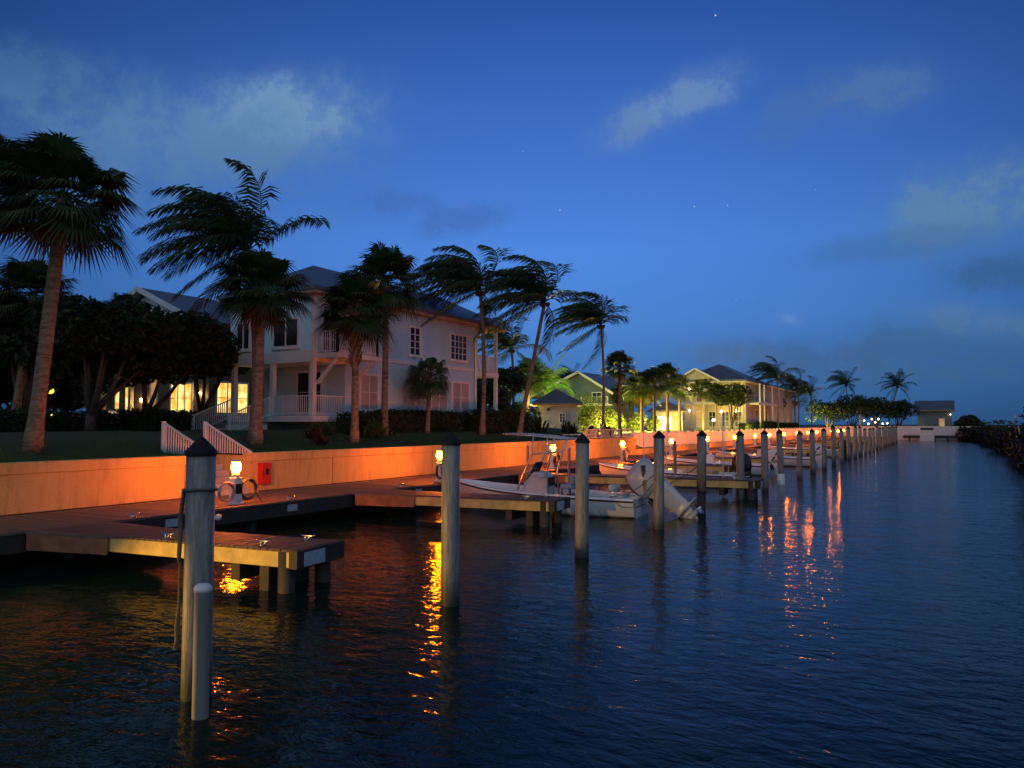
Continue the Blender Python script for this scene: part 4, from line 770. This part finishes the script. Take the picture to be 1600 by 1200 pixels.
def hedge(label,x0,x1,y0,y1,h_,seed=1,mt='hedge',dens=260,leaf=.07,group='clipped hedges by the houses'):
    rr=random.Random(seed); z=gh((x0+x1)/2,(y0+y1)/2)-.1; o=thing('hedge',label,'hedge',((x0+x1)/2,(y0+y1)/2,z),0,group); a,b=(x1-x0)/2,(y1-y0)/2; m=MB()
    n=int(max(4,(x1-x0)/.5)); 
    for i in range(n):
        xa=-a+2*a*i/n; xb=-a+2*a*(i+1)/n; m.box(xa+.05,xb-.002,-b+.1,b-.1,0,h_-.12-rr.uniform(0,.08))
    m.build('hedge_core',mt,o); m=MB(); A=(x1-x0)*(h_*1.0+(y1-y0)); N_=int(min(9000,dens*A))
    for _ in range(N_):
        f_=rr.random(); wv=.05*math.sin(rr.random()*6)
        if f_<.5: q=V((rr.uniform(-a,a),-b+rr.gauss(0,.05),rr.uniform(0,h_)))
        elif f_<.9: q=V((rr.uniform(-a,a),rr.uniform(-b,b),h_+rr.gauss(-.04,.07)))
        else: q=V((rr.choice((-a,a))+rr.gauss(0,.05),rr.uniform(-b,b),rr.uniform(0,h_)))
        u=V((rr.gauss(0,1),rr.gauss(0,1),rr.gauss(0,1))).normalized(); w_=u.cross(V((rr.gauss(0,1),rr.gauss(0,1),rr.gauss(0,1)))).normalized(); s=leaf*rr.uniform(.6,1.5); m.add([q-u*s,q-w_*s*.5,q+u*s,q+w_*s*.5],[(0,1,2,3)])
    m.build('hedge_leaves',mt,o)
hedge('dark clipped hedge along the foot of the grey house wall',29.3,37.0,23.7,24.55,1.05,1)
hedge('taller dark hedge in front of the veranda of the blue house',37.1,42.8,22.9,24.2,1.25,2)
hedge('dark hedge under the corner balcony',26.3,29.2,22.9,24.1,.95,3)
hedge('dark hedge below the glowing windows of the garden house',21.5,27.3,33.2,34.1,.95,4)
hedge('long dark hedge across the garden left of the pierced light pillar',14.0,19.6,29.5,30.6,.8,5)
hedge('hedge beside the steps railing, in front of the shade trees',19.8,22.0,28.2,29.2,.85,6)
hedge('low hedge before the porch of the yellow house',104,112,23.2,24.2,1.15,7,dens=120,leaf=.11)
hedge('box hedge at the corner of the yellow house',113,122,22.6,24.0,1.5,8,dens=120,leaf=.11)
hedge('hedge beyond the yellow house behind the picket fence',124,140,22.4,23.8,1.4,9,dens=90,leaf=.12)
def spiky(label,x,y,r,seed,mt='shrub',n=34,group='spiky garden plants'):
    rr=random.Random(seed); o=MB()
    for k in range(n):
        az=rr.uniform(0,2*PI); el=rr.uniform(.5,1.45); c=V((rr.uniform(-.25,.25)*r,rr.uniform(-.25,.25)*r,0)); d=V((math.cos(az)*math.cos(el),math.sin(az)*math.cos(el),math.sin(el))); sd=d.cross(V((0,0,1))).normalized()*r*.05; L=r*rr.uniform(.7,1.15)
        a1=c+d*L*.55; a2=c+d*L-V((0,0,L*.25)); o.add([c-sd*.6,c+sd*.6,a1+sd,a1-sd,a2],[(0,1,2,3),(3,2,4)])
    b=o.build('spiky_plant',mt); b.location=(x,y,gh(x,y)-.04); tag(b,label,'plant',group)
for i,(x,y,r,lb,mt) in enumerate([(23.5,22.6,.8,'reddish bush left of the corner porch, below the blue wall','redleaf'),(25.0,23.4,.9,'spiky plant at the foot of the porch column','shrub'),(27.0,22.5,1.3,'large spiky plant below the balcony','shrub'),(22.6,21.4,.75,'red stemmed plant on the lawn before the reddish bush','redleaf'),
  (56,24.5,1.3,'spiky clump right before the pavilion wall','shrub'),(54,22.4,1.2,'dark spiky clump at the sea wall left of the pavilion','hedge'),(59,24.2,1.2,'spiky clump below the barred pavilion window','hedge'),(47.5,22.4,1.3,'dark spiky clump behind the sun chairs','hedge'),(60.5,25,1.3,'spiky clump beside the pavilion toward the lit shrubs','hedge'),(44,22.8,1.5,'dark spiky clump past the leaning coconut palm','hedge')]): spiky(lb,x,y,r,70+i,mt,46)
def shrub(label,x,y,r,h_,seed,mt='shrub',leaf=.11,n=1500,group='uplit shrubs between the garden buildings'):
    rr=random.Random(seed); m=MB()
    for k in range(7): leafmass(m,rr,(rr.uniform(-.5,.5)*r,rr.uniform(-.5,.5)*r,h_*rr.uniform(.3,.75)),(r*.5,r*.5,h_*.35),n//7,leaf)
    b=m.build('garden_shrub',mt); b.location=(x,y,gh(x,y)-.05); tag(b,label,'shrub',group)
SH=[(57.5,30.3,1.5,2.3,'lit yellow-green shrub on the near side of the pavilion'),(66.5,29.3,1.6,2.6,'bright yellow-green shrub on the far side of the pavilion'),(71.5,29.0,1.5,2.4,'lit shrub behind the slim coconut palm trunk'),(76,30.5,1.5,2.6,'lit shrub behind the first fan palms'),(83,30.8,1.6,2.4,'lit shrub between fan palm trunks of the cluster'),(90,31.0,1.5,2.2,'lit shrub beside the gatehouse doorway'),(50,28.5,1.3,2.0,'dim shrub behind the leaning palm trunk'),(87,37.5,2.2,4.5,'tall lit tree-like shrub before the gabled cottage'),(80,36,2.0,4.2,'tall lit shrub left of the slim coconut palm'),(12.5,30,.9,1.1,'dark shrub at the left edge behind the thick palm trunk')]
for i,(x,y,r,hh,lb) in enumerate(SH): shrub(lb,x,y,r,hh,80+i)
# mangroves on the opposite bank
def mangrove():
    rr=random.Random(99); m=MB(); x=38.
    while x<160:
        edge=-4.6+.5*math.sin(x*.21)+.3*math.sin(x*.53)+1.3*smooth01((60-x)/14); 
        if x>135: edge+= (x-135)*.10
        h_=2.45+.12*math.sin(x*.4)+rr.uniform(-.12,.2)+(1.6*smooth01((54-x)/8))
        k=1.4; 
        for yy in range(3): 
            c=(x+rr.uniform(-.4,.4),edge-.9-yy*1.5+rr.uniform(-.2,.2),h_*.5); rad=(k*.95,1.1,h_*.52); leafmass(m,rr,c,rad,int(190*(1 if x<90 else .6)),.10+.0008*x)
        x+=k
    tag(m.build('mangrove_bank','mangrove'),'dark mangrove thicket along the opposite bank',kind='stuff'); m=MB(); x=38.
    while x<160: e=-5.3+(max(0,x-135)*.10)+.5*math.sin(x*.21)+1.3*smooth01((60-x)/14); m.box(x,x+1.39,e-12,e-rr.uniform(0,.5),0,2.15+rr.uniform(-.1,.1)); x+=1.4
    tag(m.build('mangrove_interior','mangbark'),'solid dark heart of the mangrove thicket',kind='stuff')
mangrove()
m=MB(); rr=random.Random(123)
for k in range(60):
    y=-3-k*2.3; leafmass(m,rr,(185+k*.5,y,2.2),(3,2,1.3+.5*math.sin(k*.7)),90,.35)
tag(m.build('far_treeline','shrub'),'low far treeline above the white end wall',kind='stuff')
# grass on the lawn edge
def grass():
    rr=random.Random(8); m=MB()
    for _ in range(42000):
        x=rr.uniform(8,50); y=19.45+abs(rr.gauss(0,1.6))
        if SX0-.1<x<SX1+.1 and y<21.4: continue
        z=gh(x,y)-.03; h_=rr.uniform(.05,.17); a=rr.uniform(0,PI); w_=.009; m.add([(x-w_*math.cos(a),y-w_*math.sin(a),z),(x+w_*math.cos(a),y+w_*math.sin(a),z),(x+rr.uniform(-.04,.04),y+rr.uniform(-.04,.04),z+h_)],[(0,1,2)])
    tag(m.build('grass','shrub'),'short grass along the top of the sea wall',kind='stuff')
grass()
# ------------------------------------------------------------ garden lights (all lamps seen in the photograph)
def spot(label,x,y,col,power,z=None,mt='warm',r=.3,aim=None):
    z=gh(x,y) if z is None else z; t=thing('garden_light',label,'garden light',(x,y,z-.02),0,'ground spotlights in the garden')
    MB().lathe((0,0,0),[(.05,0),(.06,.1),(.09,.2),(.085,.2),(.05,.12)],10).build('housing','black',t,True); MB().lathe((0,0,0),[(.001,.17),(.07,.17),(.07,.175),(.001,.18)],10).build('lens',mt,t)
    l=bpy.data.lights.new('spotlight_beam','POINT'); l.energy=power*26; l.color=col; l.shadow_soft_size=.08; o=bpy.data.objects.new('spotlight_beam',l); COL.objects.link(o); o.parent=t; o.location=(0,0,.32)
YL=(1,.78,.13)
for x,y,p,lb in ((58.3,34.2,60,'warm ground light on the near side of the pavilion'),(66.6,27.9,90,'warm ground light beside the pavilion far corner'),(70.0,28.0,110,'warm ground light behind the slim palm trunk'),(74.8,28.9,130,'warm ground light under the first fan palm'),(81.2,29.0,130,'warm ground light in the middle of the palm cluster'),(88.0,29.4,120,'warm ground light beside the gatehouse door'),(84.5,35.4,60,'warm ground light at the foot of the gabled cottage garden'),(72.3,38.6,150,'warm ground light under the yellow-lit fan palm'),(95.2,25.8,60,'warm ground light at the lit palm by the yellow house'),(104.5,22.4,60,'warm ground light in front of the yellow house hedge')): spot(lb,x,y,YL,p)
spot('green ground light under the bright green palm',79.3,40.2,(.50,1,.08),55,mt='greenl'); 
spot('small warm light near the far lit windows',160.5,23.5,YL,200)
def lantern(label,x,y,zc,mt,r=.12,post=True,cat='lantern',s=1):
    t=thing('garden_lantern',label,cat,(x,y,gh(x,y)-.03)); h_=zc-gh(x,y)
    MB().tube([(0,0,0),(0,0,h_-.1)],.03,6).build('post','black',t); MB().lathe((0,0,h_),[(r*.4,-.12*s),(r,-.06*s),(r,.06*s),(r*.4,.13*s)],10).build('lamp_glass',mt,t,True); MB().lathe((0,0,h_),[(r*1.05,.13*s),(r*.2,.2*s)],10).build('lamp_cap','black',t)
lantern('glowing yellow lantern beside the forked shade tree trunk',17.9,31.2,3.25,'yellow',.16)
lantern('glowing yellow lantern hanging high in the forked shade tree',19.5,34.4,4.4,'yellow',.14)
lantern('bright lamp post in front of the porch of the yellow house',103,27.2,3.5,'warm',.16)
lantern('white globe lamp post left of the gabled cottage',79,38.1,6.2,'whitel',.22)
lantern('small bright lamp at the near corner of the yellow house garden',93.5,28.8,6.3,'warm',.10)
t=thing('light_pillar','pierced stone light pillar glowing warm among the hedges','light pillar',(20.0,30.6,gh(20,30.6)-.05)); MB().box(-.16,.16,-.16,.16,0,.12).build('base','conc',t); MB().box(-.14,.14,-.14,.14,.12,.86).build('pierced_shaft','mosaic',t,bevel=.02); MB().box(-.17,.17,-.17,.17,.862,.92).build('cap','conc',t)
# lit garden stairs at far left
t=thing('garden_stairs','pale garden stairs with white posts glimmering behind the forked tree','stairs',(17.5,38,2.6),R(10)); m=MB()
for i in range(6): m.box(-1.2,1.2,.3*i,.3*(i+1),0,.17*(i+1))
m.build('tread','conc',t); m=MB()
for s in (-1.2,1.2): railing(m,(s,0,.1),(s,1.8,1.1),.9,.3)
m.build('railing','white',t); l=MB().lathe((0,-.6,1.3),[(.02,-.1),(.08,-.05),(.08,.05),(.02,.1)],8).build('stair_lamp','whitel',t,True)
# string of small far lights
FL=[(162.5,13.9,3.6),(162.6,13.2,3.0),(163,12.6,3.9),(162.8,12.0,3.3),(162.6,11.4,3.9),(162.7,10.7,3.0),(162.5,9.9,3.1)]
for i,(x,y,z) in enumerate(FL):
    t=thing('path_lamp',f'{ORD[i] if i else "first"} warm lamp of the far string of lights counted from the quay wall','lamp',(x,y,1.6),0,'small warm lamps at the far end'); MB().tube([(0,0,0),(0,0,z-1.75)],.03,5).build('post','black',t); MB().lathe((0,0,z-1.6),[(.02,-.15),(.12,-.08),(.12,.08),(.02,.15)],8).build('lamp_glass','warmbig',t,True)
